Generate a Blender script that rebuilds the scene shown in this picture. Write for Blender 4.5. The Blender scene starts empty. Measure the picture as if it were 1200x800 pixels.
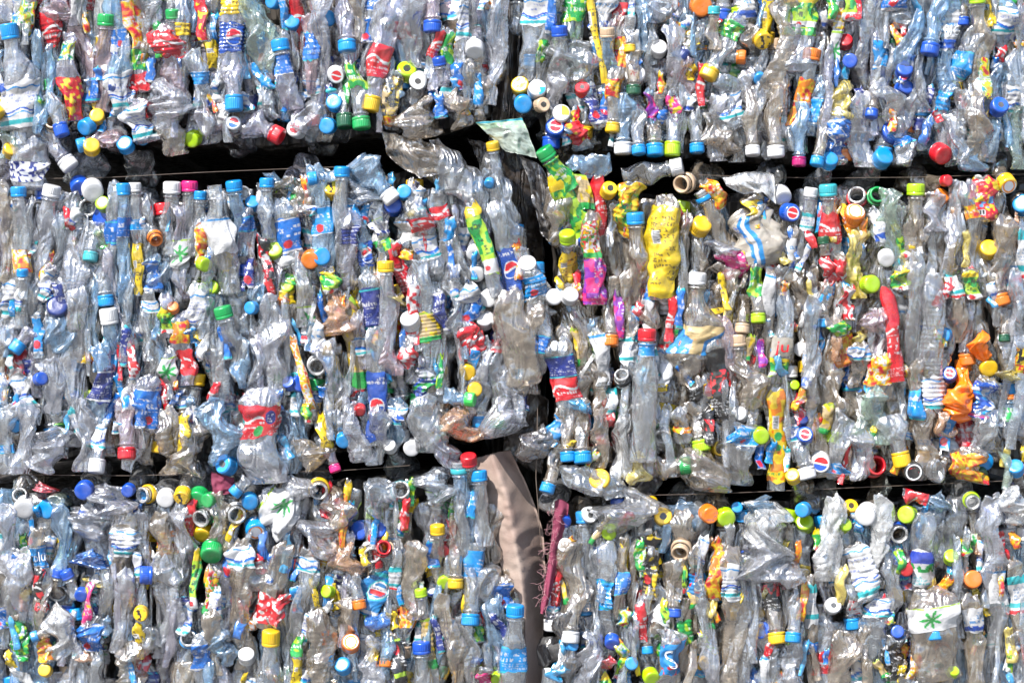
import bpy, math, random
import numpy as np
from mathutils import Vector

# ------------------------------------------------------------------ camera, sky, sun, exposure
scene = bpy.context.scene
PX = 0.00125                       # metres per picture unit on the face of the bales
CX, CY, ZC = 600.0, 400.0, 1.30    # picture centre, its height above the ground
DIST = 3.4
def W3(x, y, n):                   # picture unit + distance out of the bale face -> world
    return ((x - CX) * PX, -n * PX, ZC - (y - CY) * PX)

cam_d = bpy.data.cameras.new('camera'); cam = bpy.data.objects.new('camera', cam_d)
scene.collection.objects.link(cam); scene.camera = cam
cam.location = (0, -DIST, ZC); cam.rotation_euler = (math.radians(90), 0, 0)
cam_d.sensor_width = 36.0; cam_d.lens = 36.0 * DIST / (1200 * PX)
cam_d.clip_start = 0.05; cam_d.clip_end = 500

SUN_EL, SUN_AZ = 47.0, -34.0       # azimuth measured from straight in front of the bales, negative = from the left
world = bpy.data.worlds.new('World'); scene.world = world; world.use_nodes = True
wn = world.node_tree.nodes; wl = world.node_tree.links
sky = wn.new('ShaderNodeTexSky'); sky.sky_type = 'NISHITA'; sky.sun_disc = False
sky.sun_elevation = math.radians(SUN_EL); sky.sun_rotation = math.radians(180 - SUN_AZ)
sky.air_density = 1.0; sky.dust_density = 1.0; sky.ozone_density = 1.5
wn['Background'].inputs['Strength'].default_value = 0.12
wl.new(sky.outputs[0], wn['Background'].inputs['Color'])
sd = bpy.data.lights.new('sun', 'SUN'); sd.energy = 5.0; sd.angle = math.radians(0.5); sd.color = (1.0, 0.96, 0.9)
sun = bpy.data.objects.new('sun', sd); scene.collection.objects.link(sun)
e, a = math.radians(SUN_EL), math.radians(SUN_AZ)
to_sun = Vector((math.sin(a) * math.cos(e), -math.cos(a) * math.cos(e), math.sin(e)))
sun.rotation_euler = to_sun.to_track_quat('Z', 'Y').to_euler(); sun.location = (-2, -4, 5)
vs = scene.view_settings
vs.view_transform = 'Standard'; vs.look = 'None'; vs.gamma = 1; vs.use_curve_mapping = False; vs.exposure = 1.15
cy = scene.cycles
cy.max_bounces = 10; cy.diffuse_bounces = 3; cy.glossy_bounces = 4; cy.transmission_bounces = 6
cy.transparent_max_bounces = 24; cy.caustics_reflective = False; cy.caustics_refractive = False
cy.sample_clamp_indirect = 6; cy.use_denoising = True

col = scene.collection
# ------------------------------------------------------------------ materials
def nmat(name):
    m = bpy.data.materials.new(name); m.use_nodes = True
    nt = m.node_tree; nt.nodes.clear()
    out = nt.nodes.new('ShaderNodeOutputMaterial')
    def N(t, **k):
        n = nt.nodes.new(t)
        for a_, b_ in k.items():
            if a_.startswith('i_'): n.inputs[a_[2:].replace('_', ' ')].default_value = b_
            else: setattr(n, a_, b_)
        return n
    return m, nt, N, nt.links.new, out

def plastic(name, tint, body, haze=0.07, rough=0.06, refl=1.0):
    """thin clear crushed PET: see-through, glossy at creases, a little milky from scuffs and dust, rims whitened as highlights"""
    m, nt, N, L, out = nmat(name)
    tc = N('ShaderNodeTexCoord')
    nz = N('ShaderNodeTexNoise', i_Scale=170.0, i_Detail=3.0, i_Roughness=.55, i_Distortion=.6); L(tc.outputs['Object'], nz.inputs['Vector'])
    n2 = N('ShaderNodeTexNoise', i_Scale=38.0, i_Detail=4.0, i_Roughness=.6, i_Distortion=1.5); L(tc.outputs['Object'], n2.inputs['Vector'])
    def ridge(n, k):                      # |noise - .5|: sharp valleys, like folds pressed into thin plastic
        a = N('ShaderNodeMath', operation='SUBTRACT'); L(n.outputs['Fac'], a.inputs[0]); a.inputs[1].default_value = .5
        b = N('ShaderNodeMath', operation='ABSOLUTE'); L(a.outputs[0], b.inputs[0]); return b
    mpv = N('ShaderNodeMapping'); mpv.inputs['Scale'].default_value = (1.0, 1.0, .38); L(tc.outputs['Object'], mpv.inputs[0])
    n3 = N('ShaderNodeTexNoise', i_Scale=48.0, i_Detail=1.0, i_Roughness=.5, i_Distortion=.9); L(mpv.outputs[0], n3.inputs['Vector'])
    bp = N('ShaderNodeBump', i_Strength=.6, i_Distance=.0018); L(ridge(nz, 1).outputs[0], bp.inputs['Height'])
    bp2 = N('ShaderNodeBump', i_Strength=.85, i_Distance=.012); L(ridge(n3, 1).outputs[0], bp2.inputs['Height']); L(bp.outputs[0], bp2.inputs['Normal'])
    tr = N('ShaderNodeBsdfTransparent', i_Color=(*tint, 1))
    gl = N('ShaderNodeBsdfGlossy', i_Color=(.98, .98, 1, 1), i_Roughness=rough); L(bp2.outputs[0], gl.inputs['Normal'])
    g2_ = N('ShaderNodeBsdfGlossy', i_Color=(1, 1, 1, 1), i_Roughness=.19); L(bp2.outputs[0], g2_.inputs['Normal'])
    gm = N('ShaderNodeMixShader', i_Fac=.38); L(gl.outputs[0], gm.inputs[1]); L(g2_.outputs[0], gm.inputs[2])
    rf = N('ShaderNodeBsdfRefraction', i_Color=(*tint, 1), i_Roughness=.0, i_IOR=1.3); L(bp2.outputs[0], rf.inputs['Normal'])
    tm = N('ShaderNodeMixShader', i_Fac=.45); L(tr.outputs[0], tm.inputs[1]); L(rf.outputs[0], tm.inputs[2])
    df = N('ShaderNodeBsdfDiffuse', i_Color=(*body, 1)); L(bp2.outputs[0], df.inputs['Normal'])
    tl = N('ShaderNodeBsdfTranslucent', i_Color=(*body, 1))
    dm = N('ShaderNodeMixShader', i_Fac=.4); L(df.outputs[0], dm.inputs[1]); L(tl.outputs[0], dm.inputs[2])
    # scuffs: patches of more haze
    rp = N('ShaderNodeMapRange'); rp.inputs['From Min'].default_value = .38; rp.inputs['From Max'].default_value = .68
    rp.inputs['To Min'].default_value = haze * .45; rp.inputs['To Max'].default_value = min(.95, haze * 2.0)
    L(n2.outputs['Fac'], rp.inputs['Value'])
    lw = N('ShaderNodeLayerWeight', i_Blend=.35); L(bp2.outputs[0], lw.inputs['Normal'])
    mh = N('ShaderNodeMath', operation='MULTIPLY_ADD'); L(lw.outputs['Facing'], mh.inputs[0]); mh.inputs[1].default_value = .28; L(rp.outputs[0], mh.inputs[2])  # white haze added at slanted edges, painting in bright rims
    base = N('ShaderNodeMixShader'); L(mh.outputs[0], base.inputs[0]); L(tm.outputs[0], base.inputs[1]); L(dm.outputs[0], base.inputs[2])
    fr = N('ShaderNodeMath', operation='POWER'); L(lw.outputs['Facing'], fr.inputs[0]); fr.inputs[1].default_value = 1.6
    f2 = N('ShaderNodeMath', operation='MULTIPLY_ADD', use_clamp=True); L(fr.outputs[0], f2.inputs[0]); f2.inputs[1].default_value = .95 * refl; f2.inputs[2].default_value = .16 * refl
    mx = N('ShaderNodeMixShader'); L(f2.outputs[0], mx.inputs[0]); L(base.outputs[0], mx.inputs[1]); L(gm.outputs[0], mx.inputs[2])
    L(mx.outputs[0], out.inputs[0])
    return m

def opaque(name, c, rough=.32, vcol=False, coat=.3, bump=.25, dirt=.25, scale=260.0):
    m, nt, N, L, out = nmat(name)
    p = N('ShaderNodeBsdfPrincipled'); p.inputs['Roughness'].default_value = rough
    p.inputs['Coat Weight'].default_value = coat; p.inputs['Coat Roughness'].default_value = .12
    tc = N('ShaderNodeTexCoord')
    nz = N('ShaderNodeTexNoise', i_Scale=scale, i_Detail=3.0); L(tc.outputs['Object'], nz.inputs['Vector'])
    n2 = N('ShaderNodeTexNoise', i_Scale=scale * .2, i_Detail=5.0, i_Roughness=.65); L(tc.outputs['Object'], n2.inputs['Vector'])
    bp = N('ShaderNodeBump', i_Strength=bump, i_Distance=.001); L(nz.outputs['Fac'], bp.inputs['Height']); L(bp.outputs[0], p.inputs['Normal']); L(bp.outputs[0], p.inputs['Coat Normal'])
    mr = N('ShaderNodeMapRange'); mr.inputs['From Min'].default_value = .5; mr.inputs['From Max'].default_value = .75
    mr.inputs['To Min'].default_value = 0; mr.inputs['To Max'].default_value = dirt; L(n2.outputs['Fac'], mr.inputs['Value'])
    mix = N('ShaderNodeMix', data_type='RGBA'); L(mr.outputs[0], mix.inputs[0]); mix.inputs[7].default_value = (.32, .29, .25, 1)
    if vcol:
        # thin printed film: a little light comes through, and it is folded like the bottle
        at = N('ShaderNodeAttribute', attribute_name='Col'); L(at.outputs['Color'], mix.inputs[6])
    else: mix.inputs[6].default_value = (*c, 1)
    L(mix.outputs[2], p.inputs['Base Color'])
    if vcol:
        t = N('ShaderNodeBsdfTransparent', i_Color=(.9, .9, .9, 1)); ms = N('ShaderNodeMixShader')
        r2 = N('ShaderNodeMapRange'); r2.inputs['From Min'].default_value = .35; r2.inputs['From Max'].default_value = .6
        r2.inputs['To Min'].default_value = .42; r2.inputs['To Max'].default_value = .06; L(n2.outputs['Fac'], r2.inputs['Value'])
        L(r2.outputs[0], ms.inputs[0]); L(p.outputs[0], ms.inputs[1]); L(t.outputs[0], ms.inputs[2]); L(ms.outputs[0], out.inputs[0])
    else: L(p.outputs[0], out.inputs[0])
    return m

PL = {  # clear and tinted bottle plastics; s and v colour reflections into clear plastic
 '.': plastic('clear_plastic', (.90, .91, .92), (.84, .85, .87), haze=.055),
 's': plastic('clear_plastic_blue_reflection', (.84, .89, .94), (.76, .81, .88), haze=.09),
 'v': plastic('clear_plastic_lavender_reflection', (.84, .82, .90), (.74, .70, .80), haze=.10),
 'm': plastic('milky_plastic', (.85, .86, .90), (.80, .81, .88), haze=.14, rough=.08),
 'w': plastic('white_film', (.86, .86, .86), (.90, .90, .90), haze=.34, rough=.14),
 't': plastic('dusty_plastic', (.84, .77, .67), (.60, .49, .37), haze=.15, rough=.09),
 'b': plastic('blue_tinted_plastic', (.52, .78, .95), (.40, .62, .88), haze=.14),
 'g': plastic('green_tinted_plastic', (.78, .92, .80), (.58, .70, .60), haze=.12),
 'p': plastic('pink_tinted_plastic', (.93, .78, .81), (.80, .58, .62), haze=.14),
 'y': plastic('yellow_plastic', (.90, .80, .35), (.85, .68, .12), haze=.6),
 'o': plastic('orange_tinted_plastic', (.95, .72, .50), (.88, .50, .26), haze=.3),
 'c': plastic('new_clear_plastic', (.93, .94, .95), (.74, .76, .78), haze=.035, rough=.04),
 'd': plastic('dark_plastic', (.45, .42, .40), (.18, .16, .15), haze=.35),
 'r': plastic('red_film', (.80, .15, .15), (.75, .04, .05), haze=.8),
 'B': plastic('blue_film', (.10, .40, .80), (.03, .22, .72), haze=.8),
 'C': plastic('sky_blue_film', (.15, .60, .85), (.03, .42, .78), haze=.75),
 'O': opaque('bright_orange_film', (.85, .17, .006), rough=.25, coat=.6, bump=.8, dirt=.1),
}
CC = dict(B=(.010, .10, .62), C=(.004, .32, .80), N=(.01, .035, .22), G=(.01, .42, .10), H=(.05, .80, .12), D=(.008, .10, .04), L=(.46, .74, .004),
          Y=(.92, .56, .008), O=(.92, .22, .01), R=(.74, .012, .025), P=(.86, .015, .22), M=(.50, .004, .16), W=(.84, .84, .86), T=(.70, .50, .33),
          K=(.02, .02, .02), A=(.05, .50, .58), V=(.28, .03, .44))
CAPM = {k: opaque('cap_plastic_' + n, tuple(v * .58 for v in CC[k]), rough=.3, coat=.35, bump=.4, dirt=.22, scale=150.0) for k, n in dict(B='royal_blue', C='sky_blue', N='navy', G='green', H='bright_green', D='dark_green', L='lime', Y='yellow',
        O='orange', R='red', P='pink', M='magenta', W='white', T='tan', K='black', A='aqua', V='violet').items()}
PRINT = opaque('printed_label', (1, 1, 1), rough=.24, vcol=True, coat=.8, dirt=.2, bump=.9, scale=120.0)
LETTER = {k: opaque('lettering_' + k, c, rough=.4, dirt=0) for k, c in dict(white=(.85, .85, .85), black=(.02, .02, .02), red=(.75, .01, .02)).items()}

# ------------------------------------------------------------------ label prints (painted per vertex)
W_ = np.array((.84, .84, .86)); NV = np.array((.01, .03, .26)); RB = np.array((.01, .10, .58)); CB = np.array((.003, .31, .80)); TE = np.array((.03, .52, .58))
RD = np.array((.76, .012, .025)); YL = np.array((.94, .66, .01)); OR = np.array((.93, .26, .01)); GN = np.array((.01, .40, .07)); LM = np.array((.48, .76, .03))
BK = np.array((.015, .015, .018)); PK = np.array((.86, .03, .26)); VI = np.array((.30, .03, .46)); TN = np.array((.62, .46, .22)); GY = np.array((.45, .46, .48))

def hsh(i, j, s):
    v = np.sin(i * 127.1 + j * 311.7 + s * 74.7) * 43758.5453
    return v - np.floor(v)
def vnoise(x, y, s):
    xi, yi = np.floor(x), np.floor(y); fx, fy = x - xi, y - yi
    fx = fx * fx * (3 - 2 * fx); fy = fy * fy * (3 - 2 * fy)
    return (hsh(xi, yi, s) * (1 - fx) + hsh(xi + 1, yi, s) * fx) * (1 - fy) + (hsh(xi, yi + 1, s) * (1 - fx) + hsh(xi + 1, yi + 1, s) * fx) * fy
def lay(c, mask, colr):
    return c * (1 - mask[..., None]) + colr * mask[..., None]
def text(X, Y, ch, s, gap=1.5, dens=.62):
    # real labels are curled and half hidden: whole words go missing
    return _text(X, Y, ch * .85, s, gap, dens) * (vnoise(X / 9, Y / 5, s + 21) > .42) * .85
def _text(X, Y, ch, s, gap=1.5, dens=.62):
    """lines of small pseudo print, letter height ch"""
    row = np.floor(Y / (ch * gap)); fy = Y / (ch * gap) - row
    cw = ch * .72; cxi = np.floor(X / cw + hsh(row, 0, s) * 5); fx = X / cw + hsh(row, 0, s) * 5 - cxi
    sx = np.floor(fx * 3); sy = np.floor(fy * gap * 3)
    on = (hsh(cxi * 3 + sx, row * 3 + sy, s) < dens) & (fy < 1 / gap) & (fx < .82) & (hsh(cxi, row, s + 3) < .86)
    return on.astype(float)
def disc(X, Y, cx, cy_, r): return ((X - cx) ** 2 + (Y - cy_) ** 2 < r * r).astype(float)
def band(Y, a_, b_): return ((Y >= a_) & (Y < b_)).astype(float)

def paint(style, X, Y, H, s):
    """X = print units round the bottle (0 faces out), Y = down the label 0..H -> linear rgb"""
    n = vnoise(X / 5, Y / 5, s); v = Y / H
    c = np.ones(X.shape + (3,)) * W_
    k = (s % 7) / 7.0
    if style == 'ww':      # white water label, blue waves and a stripe
        c = lay(c, band(Y + 1.2 * np.sin(X / 3.5), H * .10, H * .10 + 1.8), CB)
        w = Y + 2.2 * np.sin(X / 5 + s)
        c = lay(c, band(w, H * .60, H * .60 + 2.2), RB); c = lay(c, band(w, H * .68, H * .68 + 1.6), CB); c = lay(c, band(Y, H * .82, H * .93), TE)
        c = lay(c, text(X, Y, 3.2, s) * band(v, .24, .52) * .75, RB)
    elif style == 'wt':
        c = lay(c, band(v, .0, .22), TE); c = lay(c, band(v, .72, .84), TE); c = lay(c, text(X, Y, 3.0, s) * band(v, .3, .66) * .8, CB * .6)
        c = lay(c, band(v, .9, 1.0), RD) if k > .5 else c
    elif style == 'wh':
        c = lay(c, text(X, Y, 2.6, s) * band(v, .1, .9) * .55, GY * .6); c = lay(c, band(v, .02, .08), CB)
    elif style == 'bw2':
        c = lay(c, text(X, Y, 5.5, s, dens=.7) * band(v, .15, .62), CB * .8); c = lay(c, band(v, .72, .95) * (n > .3), RB)
    elif style == 'nw':
        c = lay(c, (vnoise(X / 3, Y / 3, s) > .55) * 1.0, NV)
    elif style in ('bw', 'cb', 'nv', 'gb'):
        b = {'bw': RB * .7 + CB * .35, 'cb': CB, 'nv': NV, 'gb': RB * .8}[style]
        c = np.ones(X.shape + (3,)) * b
        c = lay(c, text(X, Y, 5.0 + 3 * k, s, dens=.66) * band(v, .18, .55) * .9, W_)
        c = lay(c, text(X, Y, 2.4, s + 9) * band(v, .62, .88) * .6, W_)
        c = lay(c, band(v, 0, .05) + band(v, .94, 1.01), W_ * .9 if k > .4 else TE)
        if style == 'gb': c = lay(c, (n > .55) * band(v, .1, .7), GN); c = lay(c, band(v, 0, .25) * .8, W_)
        if k > .6: c = lay(c, disc(X, Y, 2, H * .75, min(5, H * .15)), RD)
    elif style in ('rd', 'kr', 'rk'):
        c = np.ones(X.shape + (3,)) * RD
        if style == 'kr': c = lay(c, (n > .5) * 1.0, BK); c = lay(c, text(X, Y, 8, s, dens=.75) * band(v, .3, .8), W_)
        sw = Y - H * .45 - 3 * np.sin(X / 6 + s)
        c = lay(c, (np.abs(sw) < 1.6).astype(float) * (vnoise(X / 4, Y / 9, s) > .3), W_)
        c = lay(c, text(X, Y, 6.5, s, dens=.7) * band(v, .5, .75) * .95, W_); c = lay(c, text(X, Y, 2.2, s + 2) * band(v, .8, .95) * .6, W_)
        if style == 'rk': c = lay(c, disc(X, Y, 2, H * .78, 6), GN); c = lay(c, disc(X, Y, -12, H * .4, 8), NV); c = lay(c, text(X, Y, 3, s) * disc(X, Y, -12, H * .4, 6), W_)
    elif style == 'rw':
        c = lay(c, (vnoise(X / 4, Y / 4, s) > .48) * 1.0, RD); c = lay(c, text(X, Y, 4, s) * .6, RD * .7)
    elif style in ('ry', 'rf'):
        c = np.ones(X.shape + (3,)) * RD
        c = lay(c, (vnoise(X / 4, Y / 4, s) > .68) * 1.0, YL)
        if style == 'rf':
            for q in range(9): c = lay(c, disc(X, Y, (hsh(q, 1, s) - .5) * 34, hsh(q, 2, s) * H, 2.6), YL)
            c = lay(c, (vnoise(X / 3, Y / 3, s + 5) > .62) * band(v, .45, .75), CB * .8 + .1); c = lay(c, band(v, .78, .93) * (np.abs(X - 6) < 6), W_)
            c = lay(c, band(v, .80, .91) * (np.abs(X - 6) < 4.5) * (np.sin(X * 4) > 0), BK)
    elif style in ('ro', 'mx', 'fl', 'or', 'yr'):
        pal = {'ro': (RD, OR, YL, W_, OR), 'mx': (RD, YL, LM, W_, GN, CB), 'fl': (YL, OR, GN, RD, W_, YL), 'or': (OR, OR, YL, OR, RD), 'yr': (YL, RD, YL, BK)}[style]
        q = vnoise(X / 6, Y / 6, s) * .7 + vnoise(X / 2.5, Y / 2.5, s + 1) * .3
        idx = np.clip(((q - .15) / .7 * len(pal)).astype(int), 0, len(pal) - 1)
        c = np.array(pal)[idx] * 1.0
        c = lay(c, text(X, Y, 5, s) * band(v, .35, .6) * .85, W_ if style != 'yr' else BK)
        if style == 'fl': c = lay(c, band(v, .86, 1.01), GN)
    elif style == 'gn':
        c = np.ones(X.shape + (3,)) * GN; c = lay(c, (n > .66) * 1.0, LM); c = lay(c, text(X, Y, 6, s, dens=.75) * band(v, .3, .7), W_)
    elif style in ('gl', 'gy'):
        c = lay(c, np.ones(X.shape), LM); c = lay(c, (n > .5) * band(v, .15, .75), GN); c = lay(c, band(v, 0, .2), YL)
        c = lay(c, text(X, Y, 7, s, dens=.7) * (np.abs(X) < 5) * band(v, .2, .85), BK if style == 'gl' else YL)
        c = lay(c, band(v, .82, 1.01), W_ if style == 'gl' else YL); c = lay(c, disc(X, Y, 2, H * .93, 3.2), RD)
        if style == 'gy': c = lay(c, (vnoise(X / 6, Y / 6, s) > .5) * 1.0, YL); c = lay(c, (vnoise(X / 3, Y / 3, s) > .75) * 1.0, OR)
    elif style in ('yl', 'yg'):
        c = np.ones(X.shape + (3,)) * YL; c = lay(c, text(X, Y, 5.5, s, dens=.62) * band(v, .12, .85) * .9 * (np.abs(X) < 14), BK)
        if style == 'yg': c = lay(np.ones(X.shape + (3,)) * YL, (n > .62) * 1.0, OR); c = lay(c, disc(X, Y, 2, H * .5, 5) + disc(X, Y, 2, H * .62, 4), GN); c = lay(c, text(X, Y, 3.5, s) * disc(X, Y, 2, H * .93, 9), GN)
        c = lay(c, band(v, .28, .42) * (np.abs(X - 6) < 4.5), W_); c = lay(c, band(v, .29, .41) * (np.abs(X - 6) < 3.8) * (np.sin(Y * 3.5) > 0), BK)
    elif style == 'lw':
        ang = np.arctan2(Y - H * .5, X); rr = np.hypot(X, Y - H * .5)
        leaf = (rr < 3 + 8.5 * np.abs(np.cos(ang * 3.5 + s)) ** 2).astype(float)
        c = lay(c, leaf, GN * 1.1 + .02); c = lay(c, band(v, 0, .06), LM)
        c = lay(c, text(X, Y, 2.6, s) * band(v, .82, .96) * .6, GY)
    elif style == 'rb':
        c = np.ones(X.shape + (3,)) * (RB * .75); yy = Y - H * .5; r = min(H * .32, 9)
        d = disc(X, yy, 0, 0, r + 1.3); c = lay(c, d, W_)
        wv = 1.8 * np.sin(X / r * 2.6)
        c = lay(c, disc(X, yy, 0, 0, r) * (yy < wv - 1.2), RD); c = lay(c, disc(X, yy, 0, 0, r) * (yy > wv + 1.4), RB)
        c = lay(c, text(X, Y, 3.8, s) * band(v, .06, .16), W_); c = lay(c, text(X, Y, 3.8, s) * band(v, .84, .95), W_)
    elif style == 'gb2':
        c = np.ones(X.shape + (3,)) * (CB * .8); yy = Y - H * .42; r = 12.0
        c = lay(c, disc(X, yy, 0, 0, r + 1), TE); c = lay(c, disc(X, yy, 0, 0, r - 1), W_); c = lay(c, disc(X, yy, 0, 0, r - 2.5), CB * .55)
        c = lay(c, (np.abs(yy + 2.5) < 2.6) * disc(X, yy, 0, 0, r - 3), W_); c = lay(c, (np.abs(yy + 2.5) < 1.8) * text(X, Y, 3.5, s), NV)
        c = lay(c, (np.abs(yy - 3) < 2.6) * disc(X, yy, 0, 0, r - 4), RD); c = lay(c, band(v, 0, .1), TE); c = lay(c, band(v, .93, 1.01), W_)
    elif style in ('bk', 'kx', 'mk', 'kg', 'bg', 'kw'):
        c = np.ones(X.shape + (3,)) * BK
        if style == 'bk': c = lay(c, (vnoise(X / 3, Y / 4, s) > .55) * band(v, .3, .62), RD); c = lay(c, text(X, Y, 3.2, s) * band(v, .66, .95) * .8, W_)
        if style == 'kx': c = lay(c, (n > .55) * 1.0, TN); c = lay(c, text(X, Y, 4, s) * .9, YL)
        if style == 'mk': c = lay(c, (n > .55) * 1.0, YL); c = lay(c, disc(X, Y, 0, H * .62, 6), RD); c = lay(c, text(X, Y, 4, s) * band(v, .2, .45), W_); c = lay(c, (np.sin(Y * 1.6) > .3) * band(v, .78, 1.0) * .7, TN)
        if style == 'kg': c = lay(c, disc(X, Y, 0, H * .22, 6.5), RD); c = lay(c, text(X, Y, 4, s) * band(v, .40, .62), W_); c = lay(c, band(v, .74, .84), LM); c = lay(c, band(v, 0, .05), LM)
        if style == 'bg': c = lay(c, text(X, Y, 2.6, s, dens=.8), GY * 1.3); c = lay(c, (X < -7).astype(float), YL); c = lay(c, (X < -9).astype(float) * (n > .5), RD)
        if style == 'kw': c = lay(c, text(X, Y, 7, s) * .8, W_)
    elif style == 'pk':
        c = np.ones(X.shape + (3,)) * PK; c = lay(c, text(X, Y, 5, s) * .8, W_); c = lay(c, (n > .75) * 1.0, YL)
    elif style in ('vi', 'vb'):
        c = np.ones(X.shape + (3,)) * (VI if style == 'vi' else RB); c = lay(c, (vnoise(X / 6, Y / 6, s) > .6) * 1.0, PK if style == 'vi' else CB)
        c = lay(c, text(X, Y, 3, s) * (X < -2) * .8, W_); c = lay(c, band(v, .86, .93), PK)
        if style == 'vb': c = lay(c, (n > .66) * 1.0, W_)
    elif style == 'tn':
        c = np.ones(X.shape + (3,)) * TN; c = lay(c, text(X, Y, 3, s) * .5, BK + .1); c = lay(c, (n > .66) * 1.0, YL * .9); c = lay(c, band(v, .82, 1.01), GN); c = lay(c, band(v, 0, .06), LM)
    elif style == 'bc':
        c = np.ones(X.shape + (3,)) * (TN * 1.15); c = lay(c, ((v > .62 + .02 * X * np.sign(X) * -1)) * (np.abs(X) > 5), CB * .9 + .03); c = lay(c, text(X, Y, 4, s) * band(v, .25, .5) * .7, BK)
        c = lay(c, (n > .7) * band(v, .4, .75), OR)
    elif style == 'bs':
        c = np.ones(X.shape + (3,)) * np.array((.50, .45, .38)); c = lay(c, (np.abs(X - 3) < 2.6) * (n > .2), CB); c = lay(c, (np.abs(X - 13) < 2.2) * (n > .3), CB * .9)
        c = lay(c, text(X, Y, 4, s) * (X > 5) * (X < 22) * band(v, .1, .45), RB); c = lay(c, (np.abs(X - 8) < 2) * 1.0, W_)
    elif style == 'ju':
        c = np.ones(X.shape + (3,)) * np.array((.42, .38, .32))
    elif style == 'es':
        c = np.ones(X.shape + (3,)) * (CB * .85); c = lay(c, (vnoise(X / 7, Y / 7, s) > .72) * 1.0, RD)
    elif style == 'bgw':
        c = lay(c, band(v, 0, .36), NV * 1.8 + np.array((.02, .03, .12))); c = lay(c, band(v, .36, .62) * (n > .35), GN); c = lay(c, band(v, .62, 1.01) * (text(X, Y, 3, s)), TE)
    f = vnoise(X / 9, Y / 9, s + 11)[..., None]
    return np.clip(c * (.44 + .32 * f), 0, .76)

def emblem_paint(kind, X, Y, r):
    c = np.ones(X.shape + (3,)) * W_
    if kind == 'globe':
        wv = 1.3 * np.sin(X / r * 2.6); c = lay(c, disc(X, Y, 0, 0, r * .72) * (Y < wv - .9), RD); c = lay(c, disc(X, Y, 0, 0, r * .72) * (Y > wv + 1.1), RB)
    elif kind == 'dotr': c = lay(c, disc(X, Y, 0, 0, r * .6) * (np.abs(Y - 1.0 * np.sin(X / r * 3)) > .9), RD)
    elif kind == "text": c = lay(c, text(X, Y, 3.2, 5) * disc(X, Y, 0, 0, r * .8), RD * .4)
    elif kind == 'dot': c = lay(c, disc(X, Y, 0, 0, r * .35), BK + .05)
    elif kind == 'flower': c = lay(c, (np.hypot(X + 2, Y) < 1.4 + 3.4 * np.abs(np.cos(np.arctan2(Y, X + 2) * 2.5))) * (vnoise(X, Y, 4) > .3), RD * .8)
    elif kind == 'blob': c = lay(c, ((X > 1) & (Y > -1)) * (vnoise(X / 4, Y / 4, 6) > .3), CB)
    elif kind == 'blobY': c = lay(c, ((X > 0) & (Y < 3)) * 1.0, YL); c = lay(c, text(X, Y, 3, 2) * .7, BK)
    elif kind == 'rim': c = lay(c, disc(X, Y, 0, 0, r * .68), BK); c = lay(c, text(X, Y, 4, 4, dens=.8) * disc(X, Y, 0, 0, r * .55), RD)
    elif kind == 'face': c = np.ones(X.shape + (3,)) * YL; c = lay(c, (vnoise(X / 2.4, Y / 2.4, 8) > .68) * disc(X, Y, 0, 0, r * .8), BK)
    elif kind == 'ring': c = c * 0 + W_ ; c = lay(c, (np.abs(np.hypot(X, Y) - r * .62) < 1) * 1.0, OR)
    elif kind == 'hole': c = lay(c * 0 + .25, disc(X, Y, 0, 0, r * .4), BK)
    return np.clip(c, 0, .95)
# ------------------------------------------------------------------ crushed bottle geometry
def sm(a_, b_, x):
    t = np.clip((x - a_) / (b_ - a_), 0, 1); return t * t * (3 - 2 * t)

class Grid:
    """random facets over (round the bottle, along it): sharp creases where they meet"""
    def __init__(s, rng, nt, nl): s.g = rng.normal(0, 1, (nl + 3, nt)); s.nt = nt; s.nl = nl; s.p = rng.uniform(0, 6.28, 4)
    def __call__(s, th, v):
        u = th / (2 * math.pi) * s.nt + .35 * np.sin(v * 9 + s.p[0]) + .2 * np.sin(v * 23 + s.p[1])  # random tints by bale; faint blue and lavender stand for reflections
        w = v * s.nl + .45 * np.sin(th * 2 + s.p[2]) + .25 * np.sin(th * 3 + v * 11 + s.p[3]) + .8
        w = np.clip(w, 0, s.nl + 1.999)
        i = np.floor(u).astype(int); a_ = u - i; j = np.floor(w).astype(int); b_ = w - j
        g00 = s.g[j, i % s.nt]; g01 = s.g[j, (i + 1) % s.nt]; g10 = s.g[j + 1, i % s.nt]; g11 = s.g[j + 1, (i + 1) % s.nt]
        low = g00 + a_ * (g01 - g00) + b_ * (g10 - g00)
        hi = g11 + (1 - a_) * (g10 - g11) + (1 - b_) * (g01 - g11)
        return np.where(a_ + b_ < 1, low, hi)

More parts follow.
